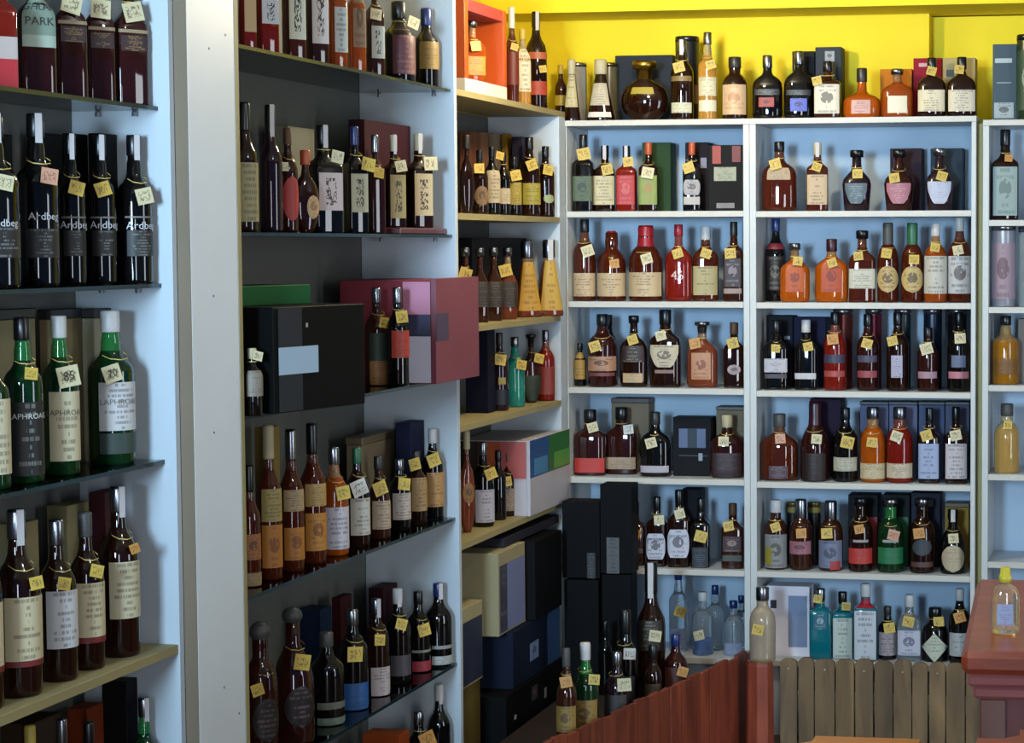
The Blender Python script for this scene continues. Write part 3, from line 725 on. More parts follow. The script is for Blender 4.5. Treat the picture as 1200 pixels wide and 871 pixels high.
(-2.275,6.312,1.8,0.289,0.072,46.6,'square','dk','cc',[(0.13,0.575,'cdb88e','k','r',0.82)],[(0.023,0.683,'C',0.04,0.045)],'square bottle with cream brush label, ninth bottle from left, second glass shelf, middle left bay','bottles on second glass shelf, middle left bay',{'strip':1}),
(-2.2,4.909,1.333,0.165,0.048,49.2,'std','bk','cc',[(0.292,0.671,'8a7e70','l')],[(0.007,0.886,'C',-0.28,0.025)],'small bottle left of the black box, first from left, third glass shelf, middle left bay','bottles on third glass shelf, middle left bay',{}),
(-2.306,6.025,1.333,0.289,0.07,42.5,'std','ch','cs',[(0.255,0.541,'27382c','p'),(0.01,0.255,'9a6a3a','l')],[(0.009,0.645,'Y',-0.19,0.035)],'bottle with green over tan label, second bottle from left, third glass shelf, middle left bay','bottles on third glass shelf, middle left bay',{}),
(-2.235,6.006,1.333,0.29,0.065,48.1,'std','bk','cs',[(0.29,0.567,'c2402c','l')],[(-0.003,0.706,'Y',0.08,0.038)],'bottle with red label and silver cap, third from left, third glass shelf, middle left bay','bottles on third glass shelf, middle left bay',{}),
(-2.275,5.046,0.889,0.307,0.052,45.9,'slim','br','ck',[(0.226,0.438,'b06a34','e'),(0.01,0.12,'a88a60','l')],[],'amber bottle half hidden by post, first bottle from left, fourth glass shelf, middle left bay','bottles on fourth glass shelf, middle left bay',{}),
(-2.275,5.166,0.889,0.398,0.062,46.6,'slim','br','cc',[(0.38,0.591,'b09a5a','l'),(0.08,0.358,'c07a26','e','r',0.86,'7a3a10')],[],'amber bottle with greenish cream label, second bottle from left, fourth glass shelf, middle left bay','bottles on fourth glass shelf, middle left bay',{}),
(-2.275,5.308,0.889,0.375,0.063,45.4,'slim','br','cs',[(0.428,0.579,'b89c70','l'),(0.083,0.313,'c07a2a','e','r',0.86,'7a3a10')],[],'amber bottle with silver cap, third bottle from left, fourth glass shelf, middle left bay','bottles on fourth glass shelf, middle left bay',{}),
(-2.275,5.451,0.889,0.379,0.069,47.7,'slim','br','ck',[(0.413,0.573,'c09a58','l'),(0.095,0.364,'c98730','e','r',0.86,'7a3a10')],[],'amber bottle with tall black cap, fourth bottle from left, fourth glass shelf, middle left bay','bottles on fourth glass shelf, middle left bay',{}),
(-2.275,5.602,0.889,0.3,0.076,44.3,'std','am','cs',[(0.064,0.453,'d2cad2','l','r',0.9)],[(0.007,0.588,'Y',0.14,0.04)],'bottle with large lilac white label, fifth bottle from left, fourth glass shelf, middle left bay','bottles on fourth glass shelf, middle left bay',{}),
(-2.275,5.774,0.889,0.282,0.068,51.2,'std','dk','cg',[(0.122,0.496,'d2cdc0','l','r',0.9)],[(-0.018,0.609,'W',0.32,0.049)],'dark bottle under loose white tag, sixth bottle from left, fourth glass shelf, middle left bay','bottles on fourth glass shelf, middle left bay',{}),
(-2.275,5.942,0.889,0.241,0.065,49.9,'jug','ch','cd',[(0.122,0.467,'c2a88c','l','r',0.9)],[(-0.014,0.624,'Y',0.32,0.043)],'brown bottle with wavy tan label, seventh bottle from left, fourth glass shelf, middle left bay','bottles on fourth glass shelf, middle left bay',{}),
(-2.275,6.115,0.889,0.216,0.064,44.1,'std','bk','cs',[(0.162,0.533,'c8b8a8','l','r',0.9)],[(-0.002,0.665,'Y',-0.15,0.039)],'black bottle with neat white label, eighth bottle from left, fourth glass shelf, middle left bay','bottles on fourth glass shelf, middle left bay',{}),
(-2.275,6.264,0.889,0.227,0.06,51.7,'std','dk','cd',[(0.187,0.64,'b4905e','l','r',0.88)],[(-0.019,0.826,'Y',0.19,0.039)],'dark bottle with honey coloured label, ninth bottle from left, fourth glass shelf, middle left bay','bottles on fourth glass shelf, middle left bay',{}),
(-2.269,6.394,0.889,0.283,0.067,47.3,'std','bk','cw',[(0.143,0.524,'bd8c50','l','r',0.88)],[(-0.017,0.667,'Y',0.31,0.043)],'black bottle with white cap, tenth bottle from left, fourth glass shelf, middle left bay','bottles on fourth glass shelf, middle left bay',{}),
(-2.285,5.117,0.425,0.362,0.088,49,'bell','mr','be',[(0.145,0.469,'1c0c0e','l','o',0.8,'7a6a6c')],[(-0.033,0.543,'Y',0.22,0.033)],'dark decanter with oval outline label, first bottle from left, lowest glass shelf, middle left bay','bottles on lowest glass shelf, middle left bay',{}),
(-2.285,5.324,0.425,0.365,0.109,46.3,'jug','mr','be',[(0.126,0.441,'1c0a0c','l','o',0.75,'8a7274')],[(0.004,0.611,'Y',-0.22,0.045)],'stout dark bottle with ball stopper, second bottle from left, lowest glass shelf, middle left bay','bottles on lowest glass shelf, middle left bay',{}),
(-2.285,5.554,0.425,0.255,0.095,47.6,'std','bk','ce',[(0.185,0.26,'6a6a5c','p'),(0.01,0.091,'6a7a6a','l')],[],'black bottle with small grey labels, third bottle from left, lowest glass shelf, middle left bay','bottles on lowest glass shelf, middle left bay',{}),
(-2.285,5.746,0.425,0.286,0.085,45.1,'std','bk','cs',[(0.01,0.278,'1f5a9a','l','r',0.85)],[(-0.015,0.579,'Y',-0.08,0.046)],'black bottle with blue label, fourth bottle from left, lowest glass shelf, middle left bay','bottles on lowest glass shelf, middle left bay',{}),
(-2.285,5.934,0.425,0.285,0.073,51.7,'std','dk','cs',[(0.01,0.306,'c8b8b8','l','r',0.85)],[(-0.016,0.6,'Y',-0.12,0.035)],'bottle with pinkish white label, fifth bottle from left, lowest glass shelf, middle left bay','bottles on lowest glass shelf, middle left bay',{'strip':1}),
(-2.285,6.111,0.425,0.287,0.075,44.1,'std','bk','cw',[(0.092,0.31,'4a444a','l')],[(-0.008,0.646,'Y',-0.32,0.036)],'black bottle with grey label, sixth bottle from left, lowest glass shelf, middle left bay','bottles on lowest glass shelf, middle left bay',{'strip':1}),
(-2.285,6.291,0.425,0.25,0.072,45.4,'std','bk','ck',[(0.251,0.283,'8a8a80','p'),(0.015,0.144,'a02a3c','p','r',0.85)],[(-0.002,0.54,'Y',0.2,0.04)],'black bottle with crimson label, seventh bottle from left, lowest glass shelf, middle left bay','bottles on lowest glass shelf, middle left bay',{}),
(-2.253,6.387,0.425,0.261,0.082,46.9,'std','bk','cb',[(0.222,0.264,'9a9a98','p'),(0.032,0.137,'b8b8b4','l')],[],'black bottle with navy cap, eighth bottle from left, lowest glass shelf, middle left bay','bottles on lowest glass shelf, middle left bay',{'strip':1}),
(-2.257,6.392,0.04,0.323,0.071,44.3,'std','bk','cw',[(0.024,0.281,'d8cba6','l')],[],'black bottle with white cap, second bottle from left, floor plinth, middle left bay','bottles on floor plinth, middle left bay',{'strip':1}),
(-2.285,6.281,0.04,0.259,0.08,42.8,'std','bk','cs',[(0.01,0.316,'d8cba6','l')],[(0.011,0.689,'O',0.34,0.05)],'black bottle with gold tag, first bottle from left, floor plinth, middle left bay','bottles on floor plinth, middle left bay',{}),
(-2.27,6.695,2.237,0.138,0.039,37.4,'std','cr','cc',[(0.221,0.521,'e2ddd6','p')],[],'small bottle with white label by open box, first from left, top ledge, corner left bay','bottles on top ledge, corner left bay',{}),
(-2.27,7.264,2.237,0.341,0.048,35.7,'slim','br','cw',[(0.201,0.636,'6a1c10','p')],[(-0.001,0.584,'Y',-0.31,0.027)],'slim amber bottle with white cap, second bottle from left, top ledge, corner left bay','bottles on top ledge, corner left bay',{}),
(-2.27,7.39,2.237,0.277,0.058,34.4,'tall','ho','cy',[(0.193,0.739,'e6e0c4','l')],[],'pale bottle with long cream label, third bottle from left, top ledge, corner left bay','bottles on top ledge, corner left bay',{}),
(-2.27,7.557,2.237,0.355,0.078,35.3,'std','dk','ck',[(0.514,0.584,'b8603a','p'),(0.149,0.288,'b8402c','l')],[(0.009,0.41,'Y',0.12,0.028)],'tall dark bottle with red label, fourth bottle from left, top ledge, corner left bay','bottles on top ledge, corner left bay',{'strip':1}),
(-2.27,6.759,1.848,0.26,0.052,37.2,'round','dk','cd',[],[],'dark bottle at the near end, first bottle from left, second shelf, corner left bay','bottles on second shelf, corner left bay',{}),
(-2.27,6.892,1.848,0.216,0.057,36.3,'std','dk','ck',[(0.13,0.447,'8a6a48','e','o',0.8)],[(-0.011,0.71,'Y',-0.01,0.034)],'bottle with oval brown label, second bottle from left, second shelf, corner left bay','bottles on second shelf, corner left bay',{}),
(-2.27,7.025,1.848,0.233,0.055,38,'std','bk','ck',[(0.18,0.652,'c0b090','l')],[],'bottle with tall cream label, third bottle from left, second shelf, corner left bay','bottles on second shelf, corner left bay',{}),
(-2.27,7.153,1.848,0.221,0.047,44,'std','bk','ck',[(0.187,0.427,'cbbb9c','l')],[(-0.021,0.933,'Y',-0.26,0.03)],'bottle with short cream label, fourth bottle from left, second shelf, corner left bay','bottles on second shelf, corner left bay',{}),
(-2.27,7.276,1.848,0.208,0.051,40.2,'std','bk','ck',[(0.194,0.569,'b09a40','l')],[(-0.006,0.684,'Y',0.19,0.039)],'bottle with yellow label, fifth bottle from left, second shelf, corner left bay','bottles on second shelf, corner left bay',{}),
(-2.27,7.46,1.848,0.286,0.077,39.3,'std','dk','ck',[(0.153,0.421,'b0a440','l')],[(-0.009,0.647,'Y',0.34,0.04)],'dark bottle with olive yellow label, sixth bottle from left, second shelf, corner left bay','bottles on second shelf, corner left bay',{}),
(-2.241,7.565,1.848,0.258,0.066,39.8,'std','dk','ck',[(0.195,0.318,'98a070','p','o',0.6)],[(-0.007,0.659,'Y',-0.18,0.038)],'dark bottle with small round label, seventh bottle from left, second shelf, corner left bay','bottles on second shelf, corner left bay',{}),
(-2.27,6.734,1.488,0.252,0.06,35.3,'hex','ch','ss',[(0.222,0.556,'2a1c10','l','r',0.8,'6a5a40')],[(-0.007,0.656,'Y',-0.32,0.042)],'dark decanter with yellow tag, first bottle from left, third shelf, corner left bay','bottles on third shelf, corner left bay',{}),
(-2.27,6.884,1.488,0.251,0.061,35.4,'hex','ch','ss',[(0.205,0.546,'2a1c10','l','r',0.8,'6a5a40')],[],'dark decanter with bright silver stopper, second bottle from left, third shelf, corner left bay','bottles on third shelf, corner left bay',{}),
(-2.27,7.032,1.488,0.251,0.062,34,'hex','ch','ss',[(0.188,0.536,'2a1c10','l','r',0.8,'6a5a40')],[],'dark decanter with sparkling stopper, third bottle from left, third shelf, corner left bay','bottles on third shelf, corner left bay',{}),
(-2.27,7.19,1.488,0.251,0.067,39.1,'hex','cr','ss',[(0.169,0.526,'2a1c10','l','r',0.8,'6a5a40')],[(-0.017,0.68,'Y',0.23,0.045)],'brownish decanter with tag, fourth bottle from left, third shelf, corner left bay','bottles on third shelf, corner left bay',{}),
(-2.27,7.423,1.488,0.278,0.1,36,'cone','cr','cs',[(0.084,0.713,'c99a34','l','r',0.86,'7a4a18')],[],'tapered amber bottle with yellow label, fifth bottle from left, third shelf, corner left bay','bottles on third shelf, corner left bay',{}),
(-2.226,7.548,1.488,0.278,0.1,32.3,'cone','cr','cs',[(0.076,0.727,'c9a040','l','r',0.84,'7a4a18')],[],'tapered amber bottle with taller silver cap, sixth bottle from left, third shelf, corner left bay','bottles on third shelf, corner left bay',{'strip':1}),
(-2.27,7.088,1.176,0.269,0.062,34,'std','pu','cd',[(0.343,0.431,'a89a50','p','r',0.4),(0.079,0.277,'14182c','p')],[(-0.008,0.661,'Y',-0.18,0.041)],'dark bottle beside teal one, first bottle from left, fourth shelf, corner left bay','bottles on fourth shelf, corner left bay',{}),
(-2.27,7.265,1.176,0.247,0.069,33.7,'tall','tl','cs',[],[(0.011,0.609,'Y',-0.19,0.036)],'teal bottle with silver cap, second bottle from left, fourth shelf, corner left bay','bottles on fourth shelf, corner left bay',{}),
(-2.27,7.46,1.176,0.248,0.075,39,'round','ch','tk',[(0.025,0.4,'22301c','p','r',0.8)],[(0.021,0.65,'Y',-0.25,0.037)],'round dark flask with broad stopper, third bottle from left, fourth shelf, corner left bay','bottles on fourth shelf, corner left bay',{}),
(-2.246,7.565,1.176,0.259,0.066,32.4,'std','rd','cs',[(0.095,0.486,'8a3226','p','r',0.85)],[],'reddish bottle with grey cap, fourth bottle from left, fourth shelf, corner left bay','bottles on fourth shelf, corner left bay',{}),
(-2.27,6.728,0.8,0.337,0.056,41.4,'round','cr','cc',[(0.288,0.497,'9a6a2c','e','o',0.7)],[],'round amber bottle, first bottle from left, fifth shelf, corner left bay','bottles on fifth shelf, corner left bay',{}),
(-2.27,6.893,0.8,0.285,0.075,38.5,'std','bk','cs',[(0.057,0.443,'c8c4d0','l','r',0.88)],[(0.012,0.635,'Y',0.34,0.04)],'black bottle with lilac white label, second bottle from left, fifth shelf, corner left bay','bottles on fifth shelf, corner left bay',{}),
(-2.27,7.062,0.8,0.24,0.053,37.2,'std','bk','ck',[],[],'black bottle with bright reflection, third bottle from left, fifth shelf, corner left bay','bottles on fifth shelf, corner left bay',{}),
(-2.27,7.168,0.8,0.224,0.054,41.2,'std','dk','ce',[(0.089,0.438,'a08a74','l')],[(-0.019,0.558,'Y',0.11,0.036)],'brown bottle with tan label, fourth bottle from left, fifth shelf, corner left bay','bottles on fifth shelf, corner left bay',{}),
(-2.262,7.846,2.205,0.219,0.045,9.3,'std','ch','cy',[(0.3,0.475,'c8b040','l')],[],'brown bottle with gold cap, first bottle from left, top ledge, back left bay','bottles on top ledge, back left bay',{}),
(-2.196,7.766,2.205,0.231,0.064,9,'cone','dk','cc',[(0.232,0.753,'c6b684','l')],[],'bottle with long cream neck label, second bottle from left, top ledge, back left bay','bottles on top ledge, back left bay',{}),
(-2.085,7.766,2.205,0.229,0.102,7,'cone','dk','cc',[(0.255,0.614,'c9bca0','l'),(0.062,0.145,'e0d8d0','p')],[],'tapered brown bottle with cream label, third bottle from left, top ledge, back left bay','bottles on top ledge, back left bay',{}),
(-1.923,7.786,2.205,0.221,0.18,3.7,'round','dk','tgd',[(0.445,0.559,'b09a2c','p','r',0.5)],[],'globe decanter with gold collar and stopper, fourth bottle from left, top ledge, back left bay','bottles on top ledge, back left bay',{'capz':0.573}),
(-1.774,7.766,2.205,0.296,0.085,4.7,'std','dk','cs',[(0.481,0.545,'8a7040','p'),(0.089,0.216,'ddd8bc','l')],[(-0.005,0.651,'Y',0.26,0.041)],'tall dark bottle with white base label, fifth bottle from left, top ledge, back left bay','bottles on top ledge, back left bay',{'strip':1}),
(-1.678,7.766,2.205,0.322,0.072,10.2,'tall','ho','cs',[(0.272,0.486,'e2d8b4','l'),(0.097,0.224,'e6dfc0','p')],[(0.013,0.622,'Y',0.3,0.035)],'tall golden bottle with two cream labels, sixth bottle from left, top ledge, back left bay','bottles on top ledge, back left bay',{}),
(-1.576,7.766,2.205,0.23,0.094,5.7,'bell','dk','cd',[(0.076,0.552,'dcb890','e','r',0.9,'c08a60')],[],'bottle with large peach label, seventh bottle from left, top ledge, back left bay','bottles on top ledge, back left bay',{}),
(-2.154,7.766,1.87,0.287,0.079,8.3,'square','bk','ck',[(0.137,0.458,'4c5a38','e','a',0.9,'1c2418')],[(0.005,0.746,'Y',0.21,0.048)],'square black bottle with green label, first bottle from left, second shelf, back left bay','bottles on second shelf, back left bay',{}),
(-2.082,7.809,1.87,0.248,0.079,8.1,'square','dk','ck',[(0.105,0.54,'d6c89a','l','r',0.94)],[(0.014,0.63,'Y',0.22,0.041)],'square bottle with plain cream label, second bottle from left, second shelf, back left bay','bottles on second shelf, back left bay',{'strip':1}),
(-1.988,7.766,1.87,0.244,0.075,7.2,'square','rd','ck',[(0.105,0.547,'b8272a','e','r',0.86,'c8605a')],[(0.009,0.754,'Y',0.11,0.038)],'square bottle with red label, third bottle from left, second shelf, back left bay','bottles on second shelf, back left bay',{'strip':1}),
(-1.904,7.766,1.87,0.256,0.071,8.5,'square','dk','co',[(0.099,0.519,'8a9a48','e','r',0.92,'a8783a')],[(0.001,0.556,'C',-0.16,0.044)],'square bottle with green label and orange cap, fourth from left, second shelf, back left bay','bottles on second shelf, back left bay',{}),
(-1.739,7.766,1.87,0.254,0.067,10.4,'square','bk','co',[(0.233,0.456,'aaa4a4','e','x',0.9,'3a3438'),(0.096,0.208,'b8b0ac','p','r',0.86)],[(-0.011,0.629,'Y',0.32,0.041)],'square black bottle with two white labels, fifth bottle from left, second shelf, back left bay','bottles on second shelf, back left bay',{}),
(-2.151,7.766,1.537,0.305,0.086,3.6,'std','br','ck',[(0.06,0.343,'cdb088','l','r',0.95)],[(0.022,0.614,'C',0.33,0.045)],'bottle with cream base label and black neck, first from left, third shelf, back left bay','bottles on third shelf, back left bay',{}),
(-2.047,7.766,1.537,0.261,0.108,10.7,'bell','br','wr',[(0.072,0.402,'d0b48a','l','r',0.95)],[(0.014,0.536,'O',0.12,0.035)],'bottle with dipped red neck, second bottle from left, third shelf, back left bay','bottles on third shelf, back left bay',{'capz':0.68,'capr':0.34,'fill':0.9}),
(-1.916,7.766,1.537,0.282,0.127,3.4,'bell','br','wr',[(0.067,0.382,'d2b88e','l','r',0.95)],[(0.016,0.562,'C',0.28,0.041)],'broad bottle with wide red cap, third bottle from left, third shelf, back left bay','bottles on third shelf, back left bay',{'capz':0.7,'capr':0.46,'fill':0.9}),
(-1.791,7.766,1.537,0.285,0.102,4,'wide','rd','cr',[],[(0.002,0.623,'Y',0.33,0.038)],'oval bottle marked 46, fourth bottle from left, third shelf, back left bay','bottles on third shelf, back left bay',{'capz':0.845,'text':[('46',0.334,0.047,'c8a8a0')]}),
(-1.698,7.809,1.537,0.278,0.098,8.3,'flat','br','cw',[(0.081,0.467,'b5a470','l','r',0.9)],[(0.004,0.638,'Y',-0.31,0.038)],'flask with olive cream label, fifth bottle from left, third shelf, back left bay','bottles on third shelf, back left bay',{}),
(-1.582,7.766,1.537,0.294,0.075,4.3,'square','ch','cd',[(0.185,0.54,'3a2a2c','e','r',0.8,'9a8a90'),(0.1,0.164,'a08a80','p')],[(-0.007,0.604,'Y',0.09,0.041)],'square bottle half behind divider, sixth bottle from left, third shelf, back left bay','bottles on third shelf, back left bay',{}),
(-2.172,7.766,1.217,0.162,0.045,7.6,'std','bk','ck',[(0.167,0.782,'b0883a','l')],[],'small dark bottle with ochre label, first bottle from left, fourth shelf, back left bay','bottles on fourth shelf, back left bay',{}),
(-2.085,7.766,1.217,0.271,0.109,9,'std','mr','ck',[(0.222,0.423,'b8886a','e','r',0.95),(0.151,0.199,'7a3a3c','p')],[(-0.022,0.564,'Y',0.3,0.042)],'dark red bottle with tan label, second bottle from left, fourth shelf, back left bay','bottles on fourth shelf, back left bay',{}),
(-2.083,7.856,1.217,0.265,0.065,4.7,'std','mr','ck',[],[],'plain dark bottle standing behind, third bottle from left, fourth shelf, back left bay','bottles on fourth shelf, back left bay',{}),
(-1.964,7.766,1.217,0.266,0.103,3,'wide','dk','sk',[(0.351,0.58,'2a0c08','l','r',0.8,'b09a70'),(0.063,0.195,'c8a87c','l','r',0.7)],[(0.002,0.664,'Y',0.3,0.038)],'dark bottle with cream foot label, fourth bottle from left, fourth shelf, back left bay','bottles on fourth shelf, back left bay',{'capz':0.82}),
(-1.843,7.766,1.217,0.288,0.116,3.1,'flat','dk','ck',[(0.261,0.548,'c8b89c','e','s',0.9),(0.183,0.227,'8a6a5c','p','r',0.6)],[(-0.011,0.669,'C',0.26,0.038)],'dark flask with white shield label, fifth bottle from left, fourth shelf, back left bay','bottles on fourth shelf, back left bay',{'capz':0.813}),
(-1.703,7.766,1.217,0.244,0.115,3.9,'wide','cr','ts',[(0.13,0.533,'c08a64','e','r',0.62,'7a2c1c')],[(-0.022,0.676,'O',0.22,0.041)],'orange brown oval bottle with framed label, sixth bottle from left, fourth shelf, back left bay','bottles on fourth shelf, back left bay',{}),
(-1.582,7.766,1.217,0.242,0.079,9.3,'flat','dk','cn',[(0.202,0.359,'b8a0a0','e','o',0.6)],[(-0.004,0.686,'Y',0.26,0.041)],'dark flask with small round label, seventh bottle from left, fourth shelf, back left bay','bottles on fourth shelf, back left bay',{}),
(-2.135,7.766,0.882,0.247,0.12,7.4,'flat','mr','ck',[(0.049,0.271,'c02a1c','p','r',0.92)],[(0.014,0.74,'C',0.27,0.039)],'dark bottle with bright red base label, first bottle from left, fifth shelf, back left bay','bottles on fifth shelf, back left bay',{}),
(-2.029,7.827,0.882,0.252,0.12,4.6,'flat','mr','ck',[(0.081,0.26,'b09478','l','r',0.92)],[(0.032,0.681,'W',0.12,0.038)],'dark bottle with tan base label, second bottle from left, fifth shelf, back left bay','bottles on fifth shelf, back left bay',{}),
(-1.884,7.766,0.882,0.241,0.116,5.6,'wide','bk','cd',[(0.068,0.174,'b8b0b8','p','r',0.9)],[(-0.01,0.534,'C',0.27,0.041)],'dark squat bottle with white band, third bottle from left, fifth shelf, back left bay','bottles on fifth shelf, back left bay',{}),
(-1.609,7.766,0.882,0.234,0.13,9.2,'wide','mr','cc',[(0.01,0.402,'2e1218','l','r',0.8,'5a3a40')],[(-0.012,0.592,'C',-0.02,0.038)],'broad dark red flask, fourth bottle from left, fifth shelf, back left bay','bottles on fifth shelf, back left bay',{}),
(-1.964,7.776,0.545,0.238,0.071,7.2,'square','ch','cm',[(0.2,0.282,'5a5048','p')],[(0.002,0.512,'O',-0.33,0.042)],'brown bottle with orange tag, first bottle from left, sixth shelf, back left bay','bottles on sixth shelf, back left bay',{}),
(-1.879,7.766,0.545,0.26,0.074,3.3,'square','dk','ck',[(0.11,0.481,'cacad8','e','x',0.96,'3a2a34')],[(0.015,0.679,'C',0.07,0.038)],'square bottle with white label, second bottle from left, sixth shelf, back left bay','bottles on sixth shelf, back left bay',{'text':[('JIM BEAM',0.394,0.015,'2a2430')]}),
(-1.794,7.766,0.545,0.287,0.083,6.9,'square','dk','ck',[(0.129,0.498,'cdcdda','e','x',0.96,'3a2a34')],[(0.006,0.699,'C',0.26,0.038)],'taller square bottle with white label, third bottle from left, sixth shelf, back left bay','bottles on sixth shelf, back left bay',{'text':[('JIM BEAM',0.408,0.015,'2a2430')]}),
(-1.712,7.766,0.545,0.257,0.072,7.9,'square','bk','ck',[(0.01,0.301,'14141c','l','r',0.8,'5a6a84')],[(0.004,0.464,'Y',-0.25,0.045)],'black bottle with blue black label, fourth bottle from left, sixth shelf, back left bay','bottles on sixth shelf, back left bay',{}),
(-1.589,7.766,0.545,0.24,0.083,5.9,'square','ch','cn',[(0.267,0.507,'3a1c20','e','r',0.8,'a08a80'),(0.121,0.214,'4a5044','l')],[(-0.012,0.667,'Y',0.19,0.038)],'brown square bottle, fifth bottle from left, sixth shelf, back left bay','bottles on sixth shelf, back left bay',{}),
(-1.81,7.816,0.215,0.314,0.071,7.2,'tall','cl','cb',[(0.028,0.287,'8a9ac0','l')],[(0.011,0.494,'Y',-0.34,0.042)],'clear bottle with blue cap and gold tag, first from left, bottom shelf, back left bay','bottles on bottom shelf, back left bay',{}),
(-1.706,7.766,0.215,0.234,0.08,9.7,'tall','cl','cw',[(0.022,0.298,'5a78b0','l')],[(-0.012,0.339,'C',0.23,0.038)],'clear bottle with white and blue cap, second bottle from left, bottom shelf, back left bay','bottles on bottom shelf, back left bay',{}),
(-1.677,7.856,0.215,0.246,0.065,3.7,'tall','cl','cb',[],[],'clear bottle with navy cap, third bottle from left, bottom shelf, back left bay','bottles on bottom shelf, back left bay',{}),
(-1.59,7.776,0.215,0.203,0.073,7.3,'tall','cl','cb',[(0.01,0.24,'9aa8c8','l')],[],'clear bottle with royal blue cap, fourth bottle from left, bottom shelf, back left bay','bottles on bottom shelf, back left bay',{}),
(-1.583,7.886,0.215,0.205,0.055,6,'tall','cl','cb',[],[],'clear bottle behind divider with blue cap, fifth bottle from left, bottom shelf, back left bay','bottles on bottom shelf, back left bay',{}),
(-1.777,7.25,0.14,0.496,0.099,8.3,'slim','dk','ck',[(0.385,0.599,'2a241c','l','r',0.8,'8a8068')],[(0.019,0.495,'C',-0.13,0.042)],'tall bottle with speckled black and white neck, standing behind red fence','bottles on floor behind red fence',{'strip':1}),
(-1.812,7.02,0.14,0.365,0.087,3.9,'slim','bk','ck',[(0.156,0.397,'1a1a1a','l')],[(0.024,0.615,'W',-0.01,0.041)],'black bottle with white square tag standing behind red fence','bottles on floor behind red fence',{}),
(-1.676,7.19,0.14,0.256,0.083,9.7,'std','mr','cb',[(0.275,0.568,'5a2a24','l')],[(0.027,0.521,'O',-0.28,0.036)],'short reddish bottle with blue cap behind red fence','bottles on floor behind red fence',{}),
(-1.759,6.7,0.14,0.284,0.083,2.9,'std','pu','cs',[(0.268,0.525,'3a3434','l')],[(0.035,0.654,'C',0.08,0.045)],'dark bottle with silver cap and crumpled tag behind red fence','bottles on floor behind red fence',{}),
(-1.708,6.99,0.14,0.254,0.061,9.1,'bell','dk','ck',[(0.321,0.494,'4a3a24','l')],[],'stout black capped bottle behind red fence below the tall bottle','bottles on floor behind red fence',{}),
(-1.814,6.52,0.14,0.346,0.084,6.1,'std','gn','cw',[(0.216,0.486,'9a7838','e','r',0.92,'4a341c')],[(0.035,0.684,'Y',-0.05,0.035)],'green bottle with white cap and ochre label near fence end','bottles on floor behind red fence',{}),
(-1.831,6.36,0.14,0.357,0.064,8.9,'std','ch','ce',[(0.279,0.505,'9a7a3a','e','r',0.92,'4a341c')],[(0.003,0.722,'O',0.19,0.037)],'dark bottle with orange tag beside the black carton','bottles on floor behind red fence',{}),
(-1.973,7.36,0.14,0.263,0.052,2.5,'std','bk','ck',[],[],'plain black bottle in shade before the tall black cartons','bottles on floor behind red fence',{}),
(-1.427,7.5,0.25,0.268,0.095,8.1,'bell','fr','cs',[(0.01,0.052,'8a7a4a','p','r',0.7)],[(-0.014,0.457,'Y',-0.21,0.04)],'frosted jug bottle with silver stopper standing on the corner post','bottles on corner post',{}),
(-1.454,7.766,2.205,0.234,0.11,3.4,'wide','bk','cs',[(0.375,0.468,'2a2c30','l','r',0.8,'a8a8a8'),(0.189,0.335,'a83a34','e','r',0.5)],[],'black bottle with red emblem, first bottle from left, top ledge, back middle bay','bottles on top ledge, back middle bay',{}),
(-1.337,7.766,2.205,0.247,0.109,7.7,'wide','bk','cs',[(0.348,0.423,'2c3038','l','r',0.8,'b0b0b0'),(0.11,0.298,'5a6ad0','e','r',0.55)],[],'black bottle with blue emblem, second bottle from left, top ledge, back middle bay','bottles on top ledge, back middle bay',{}),
(-1.23,7.766,2.205,0.209,0.097,4.4,'square','ch','ck',[(0.079,0.585,'e4dcc8','e','r',0.92,'2a2420')],[(-0.035,0.644,'Y',0.21,0.034)],'square bottle with white label, third bottle from left, top ledge, back middle bay','bottles on top ledge, back middle bay',{}),
(-1.104,7.766,2.205,0.182,0.137,2.3,'squat','or','cd',[(0.082,0.355,'d8a8a0','l','r',0.5)],[],'low orange flask with pink label, fourth bottle from left, top ledge, back middle bay','bottles on top ledge, back middle bay',{}),
(-0.975,7.766,2.205,0.177,0.115,8,'wide','am','ss',[(0.093,0.442,'f0e6cc','p','r',0.6)],[],'amber flask with silver stopper, fifth bottle from left, top ledge, back middle bay','bottles on top ledge, back middle bay',{}),
(-0.849,7.766,2.205,0.215,0.105,2.4,'wide','dk','ck',[(0.098,0.457,'e6d8b8','l','r',0.9)],[(0.001,0.771,'Y',-0.25,0.034)],'dark flask before the red carton, sixth bottle from left, top ledge, back middle bay','bottles on top ledge, back middle bay',{}),
(-0.74,7.766,2.205,0.216,0.105,5,'wide','dk','ck',[(0.092,0.447,'e2d6be','l','r',0.9)],[(-0.009,0.787,'Y',-0.11,0.034)],'dark flask before the tan carton, seventh bottle from left, top ledge, back middle bay','bottles on top ledge, back middle bay',{}),
(-1.41,7.766,1.868,0.256,0.129,5.3,'wide','br','ck',[(0.451,0.622,'b8a080','l','r',0.66)],[(-0.012,0.671,'Y',0.28,0.041)],'broad brown bottle with tan label, first bottle from left, second shelf, back middle bay','bottles on second shelf, back middle bay',{'capr':0.3,'capz':0.854}),
(-1.268,7.766,1.868,0.251,0.079,6.7,'square','br','cc',[(0.096,0.53,'cdb08a','l','r',0.9)],[(-0.001,0.641,'Y',-0.35,0.034)],'square bottle with peach label, second bottle from left, second shelf, back middle bay','bottles on second shelf, back middle bay',{'strip':1}),
(-1.123,7.766,1.868,0.222,0.106,3.5,'hex','pu','sk',[(0.12,0.455,'5a6a74','l','s',0.75,'a8b4b8')],[(0.006,0.609,'Y',0.03,0.037)],'faceted bottle with slate shield label, third bottle from left, second shelf, back middle bay','bottles on second shelf, back middle bay',{}),
